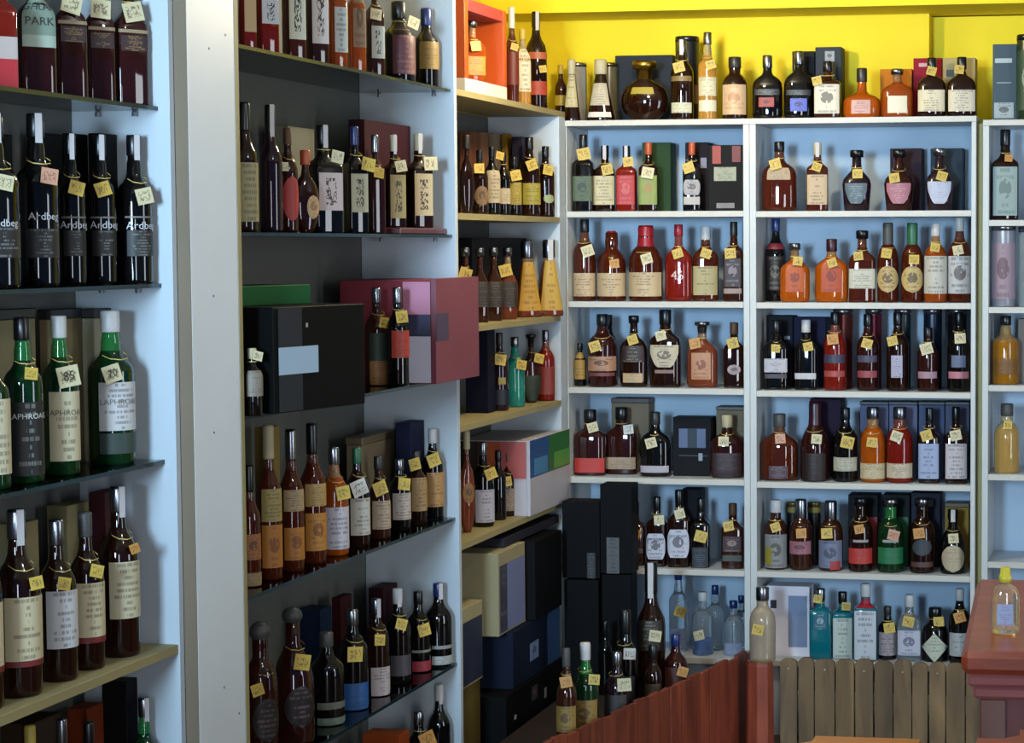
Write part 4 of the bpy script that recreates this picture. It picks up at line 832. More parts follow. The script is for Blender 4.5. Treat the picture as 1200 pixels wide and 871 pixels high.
(-0.968,7.766,1.868,0.221,0.109,4.9,'hex','mr','sk',[(0.117,0.454,'b0707e','l','s',0.8,'d8b0b4')],[(-0.015,0.538,'Y',0.15,0.037)],'faceted bottle with pink shield label, fourth bottle from left, second shelf, back middle bay','bottles on second shelf, back middle bay',{}),
(-0.82,7.766,1.868,0.226,0.099,4.9,'hex','pu','ss',[(0.111,0.467,'c2c6dc','l','s',0.85,'9aa0b8')],[(0.01,0.549,'Y',-0.3,0.037)],'faceted bottle with white shield label, fifth bottle from left, second shelf, back middle bay','bottles on second shelf, back middle bay',{}),
(-1.442,7.866,1.535,0.309,0.08,3,'std','bk','cb',[(0.63,0.702,'8a2430','p'),(0.136,0.548,'1c1414','e','r',0.85,'7a7060')],[],'dark bottle in shade with blue cap, first bottle from left, third shelf, back middle bay','bottles on third shelf, back middle bay',{}),
(-1.352,7.761,1.535,0.217,0.11,7.8,'wide','or','ss',[(0.176,0.639,'c0560f','e','r',0.6,'7a2c0a')],[(0.012,0.697,'Y',-0.1,0.035)],'orange round bottle with silver stopper, second bottle from left, third shelf, back middle bay','bottles on third shelf, back middle bay',{}),
(-1.216,7.766,1.535,0.232,0.122,7.1,'wide','or','cm',[(0.165,0.623,'b84a10','e','r',0.6,'7a200a')],[(0.003,0.623,'Y',0.34,0.034)],'orange round bottle with dark cap, third bottle from left, third shelf, back middle bay','bottles on third shelf, back middle bay',{}),
(-1.103,7.766,1.535,0.263,0.097,6,'flat','br','sk',[(0.194,0.467,'d2ccb8','l','r',0.95)],[(-0.013,0.645,'Y',0.12,0.034)],'bottle with white band and tapered stopper, fourth bottle from left, third shelf, back middle bay','bottles on third shelf, back middle bay',{'capz':0.799}),
(-1.008,7.766,1.535,0.291,0.078,5.9,'bell','br','ce',[(0.123,0.465,'cdae72','e','o',0.95)],[(-0.004,0.615,'Y',-0.13,0.037)],'bottle with oval label and grey capsule, fifth bottle from left, third shelf, back middle bay','bottles on third shelf, back middle bay',{'capz':0.7}),
(-0.919,7.766,1.535,0.29,0.081,8.3,'bell','br','cg',[(0.123,0.466,'cdb070','e','o',0.95)],[(0.005,0.541,'Y',-0.02,0.037)],'bottle with oval label and green capsule, sixth bottle from left, third shelf, back middle bay','bottles on third shelf, back middle bay',{'capz':0.7}),
(-0.834,7.766,1.535,0.287,0.084,8.3,'std','am','cw',[(0.115,0.59,'cfc9bc','l','r',0.95)],[(-0.003,0.698,'Y',-0.14,0.034)],'bottle with tall off white label, seventh bottle from left, third shelf, back middle bay','bottles on third shelf, back middle bay',{}),
(-0.748,7.784,1.535,0.308,0.087,7.9,'std','br','cw',[(0.107,0.549,'c9c9cc','e','r',0.95)],[(-0.008,0.619,'C',0.2,0.037)],'bottle with tall pictorial white label, eighth bottle from left, third shelf, back middle bay','bottles on third shelf, back middle bay',{}),
(-1.424,7.766,1.212,0.257,0.092,5.9,'flat','bk','ck',[(0.251,0.448,'c2bcc4','l','r',0.9),(0.165,0.227,'4a4048','p')],[(0.001,0.595,'Y',-0.04,0.032)],'dark bottle with broad white label, first bottle from left, fourth shelf, back middle bay','bottles on fourth shelf, back middle bay',{}),
(-1.312,7.766,1.212,0.258,0.085,2.1,'flat','bk','cw',[(0.157,0.242,'ccc8cc','p','r',0.9)],[(0.012,0.621,'Y',0.19,0.035)],'dark bottle with thin white label, second bottle from left, fourth shelf, back middle bay','bottles on fourth shelf, back middle bay',{}),
(-1.204,7.766,1.212,0.286,0.085,3.9,'std','rd','ck',[(0.353,0.463,'3a3a54','l'),(0.177,0.254,'b04a44','p')],[(-0.004,0.66,'O',0.11,0.041)],'red bottle with bright streak, third bottle from left, fourth shelf, back middle bay','bottles on fourth shelf, back middle bay',{}),
(-1.082,7.766,1.212,0.28,0.081,2.1,'std','mr','ck',[(0.375,0.464,'4a4a60','l'),(0.174,0.263,'a04850','p')],[(0.002,0.621,'Y',-0.29,0.038)],'dark red bottle with rose band, fourth bottle from left, fourth shelf, back middle bay','bottles on fourth shelf, back middle bay',{}),
(-0.972,7.766,1.212,0.287,0.081,2.2,'std','dk','ck',[(0.173,0.456,'b8b4cc','l','r',0.5)],[(-0.015,0.641,'Y',0.22,0.037)],'dark bottle with lilac label, fifth bottle from left, fourth shelf, back middle bay','bottles on fourth shelf, back middle bay',{}),
(-0.861,7.766,1.212,0.231,0.078,2.4,'std','mr','ck',[(0.206,0.313,'b08a98','p','r',0.85)],[(-0.002,0.677,'C',0.28,0.044)],'shorter dark bottle with mauve band, sixth bottle from left, fourth shelf, back middle bay','bottles on fourth shelf, back middle bay',{}),
(-0.748,7.766,1.212,0.288,0.084,4,'std','bk','ck',[(0.309,0.461,'6a7694','l','r',0.6),(0.169,0.255,'c07a8a','p','r',0.85)],[(0.006,0.677,'C',0.05,0.04)],'black bottle with pink band, seventh bottle from left, fourth shelf, back middle bay','bottles on fourth shelf, back middle bay',{}),
(-1.412,7.766,0.876,0.246,0.14,3.8,'wide','br','ce',[(0.032,0.226,'4a2c34','l','r',0.5,'9a8aa0')],[(0.008,0.639,'P',0.08,0.038)],'broad round shouldered brown bottle, first bottle from left, fifth shelf, back middle bay','bottles on fifth shelf, back middle bay',{}),
(-1.279,7.766,0.876,0.295,0.107,1.7,'jug','mr','wm',[(0.013,0.357,'22100c','l','r',0.8,'4a3428')],[(0.014,0.539,'C',-0.07,0.038)],'dark bottle dipped in red wax, second bottle from left, fifth shelf, back middle bay','bottles on fifth shelf, back middle bay',{'capz':0.62,'capr':0.42}),
(-1.166,7.766,0.876,0.271,0.091,8.5,'std','bk','ck',[(0.15,0.336,'c6c0a8','l','r',0.92)],[(0.008,0.546,'Y',-0.22,0.047)],'black bottle with square yellow tag, third bottle from left, fifth shelf, back middle bay','bottles on fifth shelf, back middle bay',{}),
(-1.063,7.766,0.876,0.275,0.094,6.2,'bell','or','cs',[(0.051,0.257,'d4c09a','l','r',0.95)],[(-0.002,0.543,'Y',-0.12,0.038)],'orange bottle with cream base label, fourth bottle from left, fifth shelf, back middle bay','bottles on fifth shelf, back middle bay',{'capz':0.84}),
(-0.964,7.766,0.876,0.276,0.097,3.4,'bell','rd','cs',[(0.068,0.261,'d6c4a8','l','r',0.95)],[(-0.008,0.625,'C',-0.33,0.041)],'red bottle with cream base label, fifth bottle from left, fifth shelf, back middle bay','bottles on fifth shelf, back middle bay',{'capz':0.84}),
(-0.855,7.766,0.876,0.274,0.076,1.2,'square','dk','ck',[(0.064,0.532,'a2aed0','l','r',0.95)],[(-0.006,0.646,'Y',0.31,0.041)],'bottle with tall pale blue label, sixth bottle from left, fifth shelf, back middle bay','bottles on fifth shelf, back middle bay',{}),
(-0.758,7.766,0.876,0.279,0.079,7.6,'square','dk','ck',[(0.069,0.529,'c8c0c4','l','r',0.95)],[(-0.002,0.641,'C',0.21,0.04)],'bottle with tall grey white label, seventh bottle from left, fifth shelf, back middle bay','bottles on fifth shelf, back middle bay',{}),
(-1.426,7.766,0.545,0.256,0.086,7.5,'bell','ch','cw',[(0.029,0.515,'8a8a8c','e','r',0.92,'3a3a20'),(0.079,0.328,'9a8a2c','p','r',0.3,'3a2c24',-0.6)],[(0.001,0.627,'Y',0.32,0.035)],'bottle with grey and lime graphic label, first bottle from left, sixth shelf, back middle bay','bottles on sixth shelf, back middle bay',{}),
(-1.332,7.766,0.545,0.261,0.085,2.3,'bell','ch','cs',[(0.232,0.415,'a86a74','e','r',0.9,'4a2c34')],[(0.008,0.537,'O',0.06,0.038)],'bottle with pink graphic label, second bottle from left, sixth shelf, back middle bay','bottles on sixth shelf, back middle bay',{'capz':0.72}),
(-1.22,7.766,0.545,0.257,0.091,5,'bell','ch','cs',[(0.048,0.444,'7c829c','e','r',0.92,'3a3c54'),(0.023,0.147,'b03028','p','r',0.4,'3a2c24',0.4)],[(-0.011,0.555,'Y',0.05,0.041)],'bottle with blue grey graphic label, third bottle from left, sixth shelf, back middle bay','bottles on sixth shelf, back middle bay',{'capz':0.72}),
(-1.109,7.766,0.545,0.271,0.091,8.5,'bell','dk','sk',[(0.406,0.441,'a8a0a0','p','r',0.6),(0.114,0.324,'c83a30','l','r',0.92)],[(-0.005,0.592,'O',0.18,0.035)],'dark bottle with red label, fourth bottle from left, sixth shelf, back middle bay','bottles on sixth shelf, back middle bay',{}),
(-0.998,7.766,0.545,0.27,0.097,8.7,'bell','gn','ss',[(0.416,0.452,'a8b0a8','p','r',0.6),(0.124,0.346,'1c7a4a','l','r',0.92)],[(0.01,0.522,'P',-0.27,0.041)],'green bottle with green label, fifth bottle from left, sixth shelf, back middle bay','bottles on sixth shelf, back middle bay',{}),
(-0.881,7.766,0.545,0.273,0.091,6.2,'bell','dk','ss',[(0.238,0.469,'3c4048','p','o',0.75),(0.087,0.157,'5a3a34','p','r',0.85)],[(-0.011,0.55,'O',0.12,0.041)],'dark bottle with grey disc label, sixth bottle from left, sixth shelf, back middle bay','bottles on sixth shelf, back middle bay',{}),
(-0.768,7.766,0.545,0.234,0.091,7,'jug','bk','ck',[(0.033,0.463,'c2b294','l','o',0.88,'9a8a70')],[(0.001,0.57,'C',0.08,0.037)],'black bottle with large oval cream label, seventh bottle from left, sixth shelf, back middle bay','bottles on sixth shelf, back middle bay',{'strip':1}),
(-1.259,7.766,0.215,0.259,0.081,7.7,'gin','te','cs',[(0.433,0.655,'1a5a70','e','r',0.6,'a8c8cc')],[(-0.009,0.865,'Y',-0.14,0.032)],'dark teal square bottle without paper label, first bottle from left, bottom shelf, back middle bay','bottles on bottom shelf, back middle bay',{}),
(-1.18,7.792,0.215,0.245,0.076,8.4,'gin','te','ck',[(0.01,0.623,'c2ccc2','l','r',0.9)],[(0.013,0.792,'Y',-0.07,0.032)],'teal square bottle with white label, second bottle from left, bottom shelf, back middle bay','bottles on bottom shelf, back middle bay',{}),
(-1.09,7.766,0.215,0.282,0.086,5.8,'gin','te','cw',[(0.019,0.662,'cacfd6','l','r',0.9),(0.696,0.809,'b02030','p','r',0.95)],[],'teal square bottle with red collar, third bottle from left, bottom shelf, back middle bay','bottles on bottom shelf, back middle bay',{}),
(-1.011,7.788,0.215,0.196,0.069,8.2,'std','bk','cd',[(0.09,0.529,'aea0a4','l','r',0.92)],[(0.006,0.627,'Y',0.14,0.041)],'small dark bottle with pale label, fourth bottle from left, bottom shelf, back middle bay','bottles on bottom shelf, back middle bay',{}),
(-0.928,7.766,0.215,0.245,0.088,3.5,'flat','cl','cw',[(0.095,0.471,'c8c8d8','e','r',0.92,'4a4a70')],[(-0.001,0.613,'Y',-0.19,0.041)],'clear bottle with blue figure label, fifth bottle from left, bottom shelf, back middle bay','bottles on bottom shelf, back middle bay',{}),
(-0.835,7.787,0.215,0.197,0.097,3.6,'bell','bk','ck',[(0.01,0.551,'ccd0bc','l','d',0.98,'6a6a5a')],[(0.015,0.759,'Y',0.09,0.038)],'black apothecary bottle with diamond label, sixth bottle from left, bottom shelf, back middle bay','bottles on bottom shelf, back middle bay',{}),
(-0.742,7.766,0.215,0.272,0.081,9,'std','bk','cw',[(0.107,0.42,'b8bcbc','l','r',0.92)],[(-0.003,0.641,'O',0.28,0.041)],'dark bottle with white cap by counter, seventh bottle from left, bottom shelf, back middle bay','bottles on bottom shelf, back middle bay',{}),
(-0.582,7.766,1.833,0.326,0.098,4.2,'square','dk','ck',[(0.049,0.586,'9aaca8','e','r',0.86,'5c706c')],[(0.012,0.68,'O',-0.07,0.028)],'square black bottle with pale green label, second shelf, back right bay','bottles on second shelf, back right bay',{}),
(-0.578,7.766,1.24,0.248,0.096,7.5,'tall','ga','ck',[(0.152,0.377,'8a5a18','l','r',0.9,'3a2408')],[],'golden amber bottle with black stopper, fourth shelf, back right bay','bottles on fourth shelf, back right bay',{'fill':0.62}),
(-0.572,7.766,0.918,0.251,0.093,3.3,'bell','gp','ce',[],[(0.004,0.703,'Y',-0.06,0.031)],'pale amber bottle with grey stopper, fifth shelf, back right bay','bottles on fifth shelf, back right bay',{'fill':0.62}),
(-0.485,7.766,0.24,0.323,0.093,1.1,'std','bk','cb',[(0.301,0.544,'2c4a7a','l')],[(-0.001,0.641,'Y',-0.22,0.044)],'blue capped bottle behind the sanitizer, bottom shelf, back right bay','bottles on bottom shelf, back right bay',{})]
for rec in BOTTLES: bottle(*rec)

CARTONS = [
(-2.435,4.154,1.662,0.04,0.099,0.321,0,'0a0a0b',[],'black carton at the picture edge, first box from left, second shelf, nearest left bay','cartons on second shelf, nearest left bay',{}),
(-2.43,4.372,1.662,0.03,0.078,0.332,0,'0a0a0b',[],'black carton behind tall bottle, second box from left, second shelf, nearest left bay','cartons on second shelf, nearest left bay',{}),
(-2.425,4.487,1.662,0.02,0.079,0.337,0,'0a0a0b',[],'narrow black carton behind bottles, third box from left, second shelf, nearest left bay','cartons on second shelf, nearest left bay',{}),
(-2.373,4.515,1.662,0.03,0.078,0.338,0,'0a0a0b',[],'black carton behind end bottles, fourth box from left, second shelf, nearest left bay','cartons on second shelf, nearest left bay',{}),
(-2.43,4.2,1.259,0.03,0.159,0.355,0,'8d8260',[],'tan carton behind black labelled bottle, first box from left, third shelf, nearest left bay','cartons on third shelf, nearest left bay',{'lid':0.06,'lidcol':'1c1a1c'}),
(-2.43,4.414,1.259,0.03,0.132,0.349,0,'8b7a55',[],'brown carton behind the 85 bottle, second box from left, third shelf, nearest left bay','cartons on third shelf, nearest left bay',{'lid':0.06,'lidcol':'1c1a1c'}),
(-2.401,4.54,1.259,0.03,0.116,0.347,0,'9d977c',[],'pale olive carton with dark lid, third box from left, third shelf, nearest left bay','cartons on third shelf, nearest left bay',{'lid':0.06,'lidcol':'1c1a1c'}),
(-2.42,4.196,0.832,0.05,0.084,0.327,0,'9a8c66',[],'plain tan carton behind bottles, first box from left, wooden shelf, nearest left bay','cartons on wooden shelf, nearest left bay',{}),
(-2.42,4.41,0.832,0.05,0.096,0.341,0,'96885f',[],'larger tan carton behind silver cap, second box from left, wooden shelf, nearest left bay','cartons on wooden shelf, nearest left bay',{}),
(-2.382,4.513,0.832,0.04,0.082,0.359,0,'4a2428',[],'dark maroon carton behind end bottle, third box from left, wooden shelf, nearest left bay','cartons on wooden shelf, nearest left bay',{}),
(-2.369,4.548,0.4,0.06,0.082,0.352,0,'101013',[],'tall black carton, third box from left, lowest shelf, nearest left bay','cartons on lowest shelf, nearest left bay',{}),
(-2.407,4.443,0.4,0.05,0.075,0.309,0,'7d3418',[],'orange brown carton, second box from left, lowest shelf, nearest left bay','cartons on lowest shelf, nearest left bay',{}),
(-2.415,4.226,0.4,0.07,0.127,0.329,0,'3a2a1c',[],'brown carton in shade, first box from left, lowest shelf, nearest left bay','cartons on lowest shelf, nearest left bay',{}),
(-2.45,5.757,1.78,0.06,0.185,0.3,0,'8a8674',[],'beige carton behind squat flask, first box from left, second glass shelf, middle left bay','cartons on second glass shelf, middle left bay',{}),
(-2.366,6.232,1.78,0.05,0.388,0.339,0,'3a151c',[],'dark maroon carton behind square bottles, second box from left, second glass shelf, middle left bay','cartons on second glass shelf, middle left bay',{}),
(-2.422,6.276,0.889,0.05,0.301,0.277,0,'8d7c62',[],'open cardboard box behind green cap, second box from left, fourth glass shelf, middle left bay','cartons on fourth glass shelf, middle left bay',{'lid':0.08,'lidcol':'7a6a50'}),
(-2.332,6.365,0.889,0.05,0.122,0.308,0,'1f2340',[],'navy carton near end panel, third box from left, fourth glass shelf, middle left bay','cartons on fourth glass shelf, middle left bay',{}),
(-2.44,5.534,0.889,0.04,0.078,0.361,0,'92783e',[],'tan carton behind amber bottle, first box from left, fourth glass shelf, middle left bay','cartons on fourth glass shelf, middle left bay',{}),
(-2.455,5.884,0.425,0.07,0.084,0.264,0,'14253f',[],'dark blue carton behind black bottle, first box from left, lowest glass shelf, middle left bay','cartons on lowest glass shelf, middle left bay',{}),
(-2.445,6.067,0.425,0.03,0.086,0.269,0,'3c1216',[],'narrow dark red carton, second box from left, lowest glass shelf, middle left bay','cartons on lowest glass shelf, middle left bay',{}),
(-2.428,6.367,0.425,0.05,0.119,0.253,0,'34141a',[],'dark maroon carton behind white caps, third box from left, lowest glass shelf, middle left bay','cartons on lowest glass shelf, middle left bay',{}),
(-2.36,6.197,0.04,0.12,0.086,0.212,0,'a8481c',[],'orange topped carton, floor plinth, middle left bay','cartons on floor plinth, middle left bay',{}),
(-2.42,7.229,1.848,0.04,0.077,0.294,0,'7a4a34',[],'reddish brown carton at near end, first box from left, second shelf, corner left bay','cartons on second shelf, corner left bay',{}),
(-2.41,7.351,1.848,0.02,0.085,0.3,0,'8a6248',[],'tan carton at near end, second box from left, second shelf, corner left bay','cartons on second shelf, corner left bay',{}),
(-2.41,7.499,1.848,0.02,0.089,0.301,0,'94806a',[],'pale carton with brown edges, third box from left, second shelf, corner left bay','cartons on second shelf, corner left bay',{}),
(-2.387,7.566,1.848,0.02,0.061,0.304,0,'b0822c',[],'ochre carton, fourth box from left, second shelf, corner left bay','cartons on second shelf, corner left bay',{}),
(-2.332,7.556,1.848,0.04,0.081,0.291,0,'2c2838',[],'dark violet carton, fifth box from left, second shelf, corner left bay','cartons on second shelf, corner left bay',{}),
(-2.35,7.284,1.488,0.05,0.624,0.284,0,'16161c',[],'low black gift carton behind decanters, third shelf, corner left bay','cartons on third shelf, corner left bay',{}),
(-2.31,7,1.176,0.08,0.079,0.29,0,'15172a',[],'midnight blue carton, fourth shelf, corner left bay','cartons on fourth shelf, corner left bay',{}),
(-1.957,7.963,2.205,0.223,0.09,0.256,0,'2e343c',[],'dark slate carton behind globe decanter, third box from left, top ledge, back left bay','cartons on top ledge, back left bay',{}),
(-1.893,7.891,1.87,0.109,0.09,0.259,0,'2f4a2a',[],'green carton behind green labelled bottle, first box from left, second shelf, back left bay','cartons on second shelf, back left bay',{}),
(-1.738,7.891,1.87,0.089,0.09,0.258,0,'20161e',[('f',0.665,0.92,0.629,0.778,'8a8aa0')],'dark plum carton, second box from left, second shelf, back left bay','cartons on second shelf, back left bay',{}),
(-1.613,7.821,1.87,0.133,0.09,0.244,0,'1b1817',[('f',0.12,0.361,0.718,0.989,'a8402c'),('f',0.679,0.919,0.741,0.986,'7a2a24'),('f',0.166,0.796,0.458,0.667,'a9ab94','l'),('f',0.235,0.745,0.046,0.125,'8a8482','l')],'black carton with pale nameplate, third box from left, second shelf, back left bay','cartons on second shelf, back left bay',{}),
(-2.012,7.936,0.882,0.146,0.09,0.281,0,'8a7a64',[],'large taupe carton, first box from left, fifth shelf, back left bay','cartons on fifth shelf, back left bay',{'lid':0.06,'lidcol':'4a3a34'}),
(-1.747,7.826,0.882,0.145,0.09,0.221,0,'18161a',[('f',0.156,0.864,0.484,0.809,'5a6a90'),('f',0.387,0.635,0.482,0.811,'1c2c3c'),('f',0.153,0.926,0.34,0.361,'2c2830'),('f',0.676,0.78,0.266,0.395,'9aa4b4')],'black display carton with window, second box from left, fifth shelf, back left bay','cartons on fifth shelf, back left bay',{'lid':0}),
(-1.612,7.891,0.882,0.111,0.09,0.257,0,'8d7d64',[],'taupe carton behind broad flask, third box from left, fifth shelf, back left bay','cartons on fifth shelf, back left bay',{'lid':0.05,'lidcol':'5a4c40'}),
(-1.768,7.891,0.545,0.075,0.09,0.279,0,'15141c',[],'black carton behind the bottles, sixth shelf, back left bay','cartons on sixth shelf, back left bay',{}),
(-2.1,7.55,0.14,0.128,0.1,0.386,0,'060608',[],'black carton, lower of the left stack behind red fence','cartons on floor behind red fence',{}),
(-2.1,7.55,0.533,0.141,0.1,0.281,0,'060608',[('f',0.663,0.881,0,0.333,'2a2a2c','l','6a6a6a')],'tall black carton, upper of the left stack, under the corner bay post','cartons on floor behind red fence',{}),
(-1.969,7.55,0.14,0.108,0.1,0.408,0,'060608',[],'black carton, lower of the right stack behind red fence','cartons on floor behind red fence',{}),
(-1.968,7.55,0.553,0.118,0.1,0.325,0,'060608',[('f',0.2,0.598,0,0.404,'5a5a5c','l','1a1a1a')],'tall black carton with grey vertical panel, upper of right stack','cartons on floor behind red fence',{}),
(-1.337,7.911,2.205,0.084,0.09,0.256,0,'17181c',[('f',0.096,0.279,0.707,0.929,'b0b0b0')],'black carton, first box from left, top ledge, back middle bay','cartons on top ledge, back middle bay',{}),
(-1.244,7.911,2.205,0.097,0.09,0.27,0,'394048',[('f',0.377,0.741,0.802,0.943,'9aa0a8','e')],'slate carton with white crest, second box from left, top ledge, back middle bay','cartons on top ledge, back middle bay',{}),
(-0.992,7.911,2.205,0.118,0.09,0.185,0,'d07a16',[],'orange carton, third box from left, top ledge, back middle bay','cartons on top ledge, back middle bay',{}),
(-0.875,7.911,2.205,0.105,0.09,0.223,0,'a01a30',[('f',0.19,0.482,0.861,0.919,'d8a8a8')],'crimson carton, fourth box from left, top ledge, back middle bay','cartons on top ledge, back middle bay',{}),
(-0.76,7.911,2.205,0.12,0.09,0.222,0,'c0ac78',[('f',0.111,0.347,0.693,0.807,'4a4434')],'tan carton with dark stamp, fifth box from left, top ledge, back middle bay','cartons on top ledge, back middle bay',{}),
(-0.957,7.931,1.868,0.118,0.09,0.232,0,'33202a',[],'maroon carton, first box from left, second shelf, back middle bay','cartons on second shelf, back middle bay',{}),
(-0.806,7.931,1.868,0.12,0.09,0.231,0,'2e3c4c',[],'blue slate carton, second box from left, second shelf, back middle bay','cartons on second shelf, back middle bay',{}),
(-1.432,7.931,1.212,0.1,0.09,0.269,0,'14161f',[('f',0.677,0.892,0.668,0.715,'8a94a4')],'black carton with silver line, first box from left, fourth shelf, back middle bay','cartons on fourth shelf, back middle bay',{}),
(-1.318,7.931,1.212,0.123,0.09,0.263,0,'1a1838',[],'midnight violet carton, second box from left, fourth shelf, back middle bay','cartons on fourth shelf, back middle bay',{}),
(-1.258,7.931,0.876,0.119,0.09,0.293,0,'2c1c34',[],'dark plum carton, first box from left, fifth shelf, back middle bay','cartons on fifth shelf, back middle bay',{}),
(-1.075,7.931,0.876,0.106,0.09,0.285,0,'6a7090',[],'blue grey windowed carton behind orange bottle, second box from left, fifth shelf, back middle bay','cartons on fifth shelf, back middle bay',{'lid':0.04,'lidcol':'15171c'}),
(-0.966,7.931,0.876,0.105,0.09,0.286,0,'727694',[],'blue grey windowed carton behind red bottle, third box from left, fifth shelf, back middle bay','cartons on fifth shelf, back middle bay',{'lid':0.04,'lidcol':'15171c'}),
(-0.86,7.931,0.876,0.095,0.09,0.287,0,'5c6688',[],'blue grey carton behind blue label, fourth box from left, fifth shelf, back middle bay','cartons on fifth shelf, back middle bay',{'lid':0.04,'lidcol':'15171c'}),
(-0.765,7.931,0.876,0.088,0.09,0.288,0,'626680',[],'blue grey carton nearest bay side, fifth box from left, fifth shelf, back middle bay','cartons on fifth shelf, back middle bay',{'lid':0.04,'lidcol':'15171c'}),
(-1.117,7.931,0.545,0.112,0.09,0.267,0,'141518',[('f',0.516,0.976,0,0.687,'a8302c')],'black carton with red panel, third box from left, sixth shelf, back middle bay','cartons on sixth shelf, back middle bay',{}),
(-0.993,7.931,0.545,0.102,0.09,0.269,0,'182024',[('f',0.602,0.949,0.004,0.692,'156a38')],'black carton with green panel, fourth box from left, sixth shelf, back middle bay','cartons on sixth shelf, back middle bay',{}),
(-0.882,7.931,0.545,0.108,0.09,0.278,0,'2c2c3c',[('f',0.541,0.777,0.818,0.908,'6a6a80')],'violet grey carton, fifth box from left, sixth shelf, back middle bay','cartons on sixth shelf, back middle bay',{}),
(-0.765,7.931,0.545,0.088,0.09,0.242,0,'b08a3c',[],'golden carton behind oval label bottle, sixth box from left, sixth shelf, back middle bay','cartons on sixth shelf, back middle bay',{'lid':0.06,'lidcol':'6a5020'}),
(-1.384,7.825,0.215,0.163,0.1,0.263,0,'f2ecf6',[('f',0.103,0.242,0.68,0.799,'16141c'),('f',0.519,0.951,0.135,0.867,'7c8cac')],'white gift carton with clear window, bottom shelf, back middle bay','cartons on bottom shelf, back middle bay',{}),
(-0.585,7.802,2.19,0.086,0.09,0.274,0,'50626e',[('f',0.098,0.807,0.755,0.814,'b8c4c8'),('f',0.173,0.776,0.489,0.503,'98a8b0'),('f',0.069,0.888,0.034,0.237,'a8b4b8','e')],'steel blue carton with pale print, first box from left, top ledge, back right bay','cartons on top ledge, back right bay',{}),
(-0.488,7.871,1.24,0.099,0.09,0.234,0,'8a8078',[],'greyish carton at picture edge, fourth shelf, back right bay','cartons on fourth shelf, back right bay',{})]
for rec in CARTONS: carton(*rec)

TUBES = [
(-2.208,7.886,2.205,0.228,0.071,'8d8a84',[(0.212,0.916,'98948c','p')],'grey gift tube, first box from left, top ledge, back left bay','cartons on top ledge, back left bay',{'lidcol':'a8a49c'}),
(-2.084,7.886,2.205,0.226,0.064,'6a6248',[],'olive grey gift tube, second box from left, top ledge, back left bay','cartons on top ledge, back left bay',{'lidcol':'7a745c'}),
(-1.775,7.856,2.205,0.316,0.089,'17181c',[(0.208,0.429,'8a6a4c','p')],'tall black gift tube, fourth box from left, top ledge, back left bay','cartons on top ledge, back left bay',{'lidcol':'1c1d22','lidmetal':0}),
(-1.19,7.876,1.212,0.295,0.076,'7c3a34',[],'copper red gift tube, third box from left, fourth shelf, back middle bay','cartons on fourth shelf, back middle bay',{'metal':0.6}),
(-1.075,7.876,1.212,0.296,0.063,'8a3444',[],'rose red gift tube, fourth box from left, fourth shelf, back middle bay','cartons on fourth shelf, back middle bay',{'metal':0.6}),
(-0.967,7.876,1.212,0.296,0.063,'1e3438',[],'dark teal gift tube, fifth box from left, fourth shelf, back middle bay','cartons on fourth shelf, back middle bay',{'metal':0.4}),
(-0.855,7.876,1.212,0.297,0.069,'16283c',[],'dark blue gift tube, sixth box from left, fourth shelf, back middle bay','cartons on fourth shelf, back middle bay',{'metal':0.4}),
(-0.765,7.876,1.212,0.297,0.072,'17161c',[],'black gift tube, seventh box from left, fourth shelf, back middle bay','cartons on fourth shelf, back middle bay',{'metal':0.4}),
(-1.384,7.896,0.545,0.235,0.051,'1a1614',[(0.835,0.92,'8a7a2c','p')],'black gift tube behind first bottles, first box from left, sixth shelf, back middle bay','cartons on sixth shelf, back middle bay',{'lidcol':'6a5a20','lidmetal':0.3}),
(-1.303,7.896,0.545,0.236,0.051,'1a1614',[(0.836,0.92,'8a7a2c','p')],'black gift tube behind pink label, second box from left, sixth shelf, back middle bay','cartons on sixth shelf, back middle bay',{'lidcol':'6a5a20','lidmetal':0.3}),
(-0.498,7.746,2.19,0.304,0.086,'16301c',[(0.111,0.81,'2a4a34','e','a8b8a0')],'dark green gift tube, second box from left, top ledge, back right bay','cartons on top ledge, back right bay',{'lidcol':'14181a','lidmetal':0.2}),
(-0.585,7.756,1.521,0.294,0.086,'9a9aa4',[(0.099,0.78,'a8909c','e','6a4a54')],'silver gift tube with pink print, first box from left, third shelf, back right bay','cartons on third shelf, back right bay',{'metal':0.2}),
(-0.49,7.756,1.521,0.288,0.086,'8a9aa4',[],'pale blue grey gift tube, second box from left, third shelf, back right bay','cartons on third shelf, back right bay',{})]
for rec in TUBES: tube(*rec)

# ------------------------------------------------------------------ single cartons that stick out of their bays
def CB(x0, x1, y0, y1, z0, z1, col, label, dec=(), **o):
    return carton((x0 + x1) / 2, (y0 + y1) / 2, z0, x1 - x0, y1 - y0, z1 - z0, 0, col, list(dec), label, 'cartons on low part, corner left bay', o)
CB(-2.40, -2.15, 6.75, 7.45, 0, .25, '060608', 'large black carton on the floor of the corner left bay', [('r', .12, .15, .62, .68, 'b8b8b8'), ('r', .62, .66, .62, .76, '9a9a9a'), ('r', .40, .5, .7, .9, '2c2624', 'e', '6a4a4a')])
CB(-2.40, -2.16, 6.86, 7.42, .252, .445, '131c30', 'dark blue carton lying on the large black floor carton', [('r', .34, .52, .3, .62, '7486a8', 'e', '1a2a48'), ('r', .72, .99, .02, .98, '22406a')])
CB(-2.46, -2.18, 6.77, 7.07, .447, .725, 'a89c78', 'cream carton with lilac front in the corner left bay', [('r', .04, .96, .03, .84, '7c84ac'), ('r', .04, .3, .03, .84, '3c3c48', 'l', '7a7a7a')])
CB(-2.40, -2.15, 7.09, 7.42, .447, .72, '060608', 'black carton standing right of the lilac fronted cream carton')
CB(-2.46, -2.20, 6.90, 7.56, .7275, .757, '2e2c34', 'flat dark grey tray box lying across two cartons')
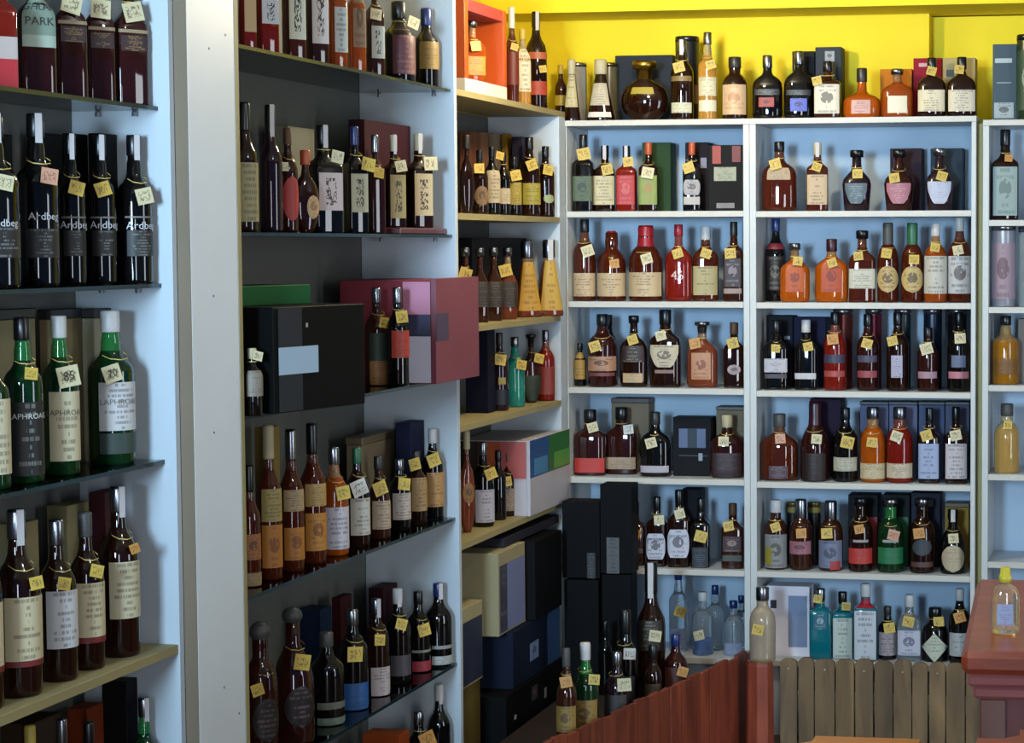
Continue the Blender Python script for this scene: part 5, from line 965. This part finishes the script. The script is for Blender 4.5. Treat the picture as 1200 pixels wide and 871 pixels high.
CB(-2.40, -2.23, 6.48, 6.72, 0, .318, '6e5c30', 'tan carton standing on the floor beside the bay divider')
CB(-2.40, -2.22, 6.48, 6.72, .320, .58, 'b0a67e', 'small cream carton with navy front on the tan carton', [('r', .14, .97, .03, .82, '232a44'), ('r', .0, .14, .03, .9, 'c0bcb4')])
G3 = 'cartons on third glass shelf, middle left bay'
an = radians(13.5); ax, ay = -2.165, 4.955
dx, dy = sin(an), cos(an)
L_, D_ = .385, .30
carton(ax + dx * L_ / 2 - dy * D_ / 2, ay + dy * L_ / 2 + dx * D_ / 2, 1.333, D_, L_, .262, -13.5, '050608',
       [('r', .05, .30, .01, .99, '0e1322'), ('r', .05, .47, .36, .62, 'a9bccd'), ('r', .34, .36, .8, .84, '9a9a80')], 'big black carton with blank white label jutting over the glass shelf', G3)
carton(ax + dx * .17 - dy * .20, ay + dy * .17 + dx * .20, 1.596, .16, .30, .05, -13.5, '1d5a30', [], 'flat green carton lying on the big black carton', G3)
g = carton(-2.3085, 6.265, 1.333, .285, .33, .31, 0, '8c3a44',
       [('f', .70, 1, .67, .985, 'd88aa4'), ('f', .70, 1, .46, .668, '3c3a58'), ('f', .68, 1, .01, .458, 'e4dff0')], 'rose coloured open gift carton with pink, navy and white squares', G3)
boxo('open_flap', .1435, .160, -.165, .235, 0, .315, plain('carton_board', '84404e', .45), g)
boxo('printed_panel', .1602, .162, -.165, -.06, .13, .21, plain('carton_board', '4a3c58', .45), g, 0)
m = carton(-2.3245, 7.375, .80, .25, .43, .264, 0, 'c9c2c6',
       [('f', .30, .62, .50, .99, 'b8562c'), ('f', .62, 1, .50, .99, 'bc5c58'), ('f', .0, .3, .5, .99, '2a1c18')], 'white carton with orange, pink, blue and green squares', 'cartons on fifth shelf, corner left bay')
fp = boxo('front_panel', .1255, .1385, -.215, .285, 0, .266, plain('carton_board', 'c9c2c6', .45), m)
for u0, u1, w0, w1, c in ((0, .46, .5, .995, '17508e'), (.46, 1, .5, .995, '1f7428'), (.10, .42, .52, .74, '3f8ab4'), (.60, 1, .52, .74, '5aa648')):
    k = .0005 if w1 > .9 else .0012
    boxo('printed_square', .1386, .1386 + k, -.215 + u0 * .5, -.215 + u1 * .5, .266 * w0, .266 * w1, plain('carton_print', c, .45), fp, 0)
# open display carton on the top ledge with its decanter
t = empty('display_carton', (-2.32, 6.825, 2.237), 0, 'open orange red display carton on the corner ledge', 'box')
OR_ = plain('carton_board', 'c0501a', .4); CR_ = plain('carton_lining', '6e0f18', .5)
boxo('base', -.10, .10, -.22, .22, 0, .045, plain('carton_base', 'e6ded4', .45), t)
boxo('rear_panel', -.10, -.088, -.22, .22, .0455, .30, CR_, t)
boxo('near_side', -.0875, .10, -.22, -.185, .0455, .30, OR_, t)
boxo('far_side', -.0875, .10, .185, .22, .0455, .30, OR_, t)
boxo('top_panel', -.0875, .10, -.1845, .1845, .262, .30, plain('carton_lining', 'b0343c', .5), t)
bottle(-2.275, 6.84, 2.2825, .205, .095, 40, 'wide', 'am', 'ss', [(.12, .42, 'b8862c', 'l', 'r', .8)], [(0, .58, 'Y', .1, .035)], 'amber decanter with silver stopper inside the open display carton', None)

o = boxo('display_stand', -2.47, -2.226, 6.02, 6.425, 1.7803, 1.799, plain('stand_wood', '4a1c22', .35), None, .003)
tag(o, 'low maroon wooden stand under the two square bottles, second glass shelf', 'stand')
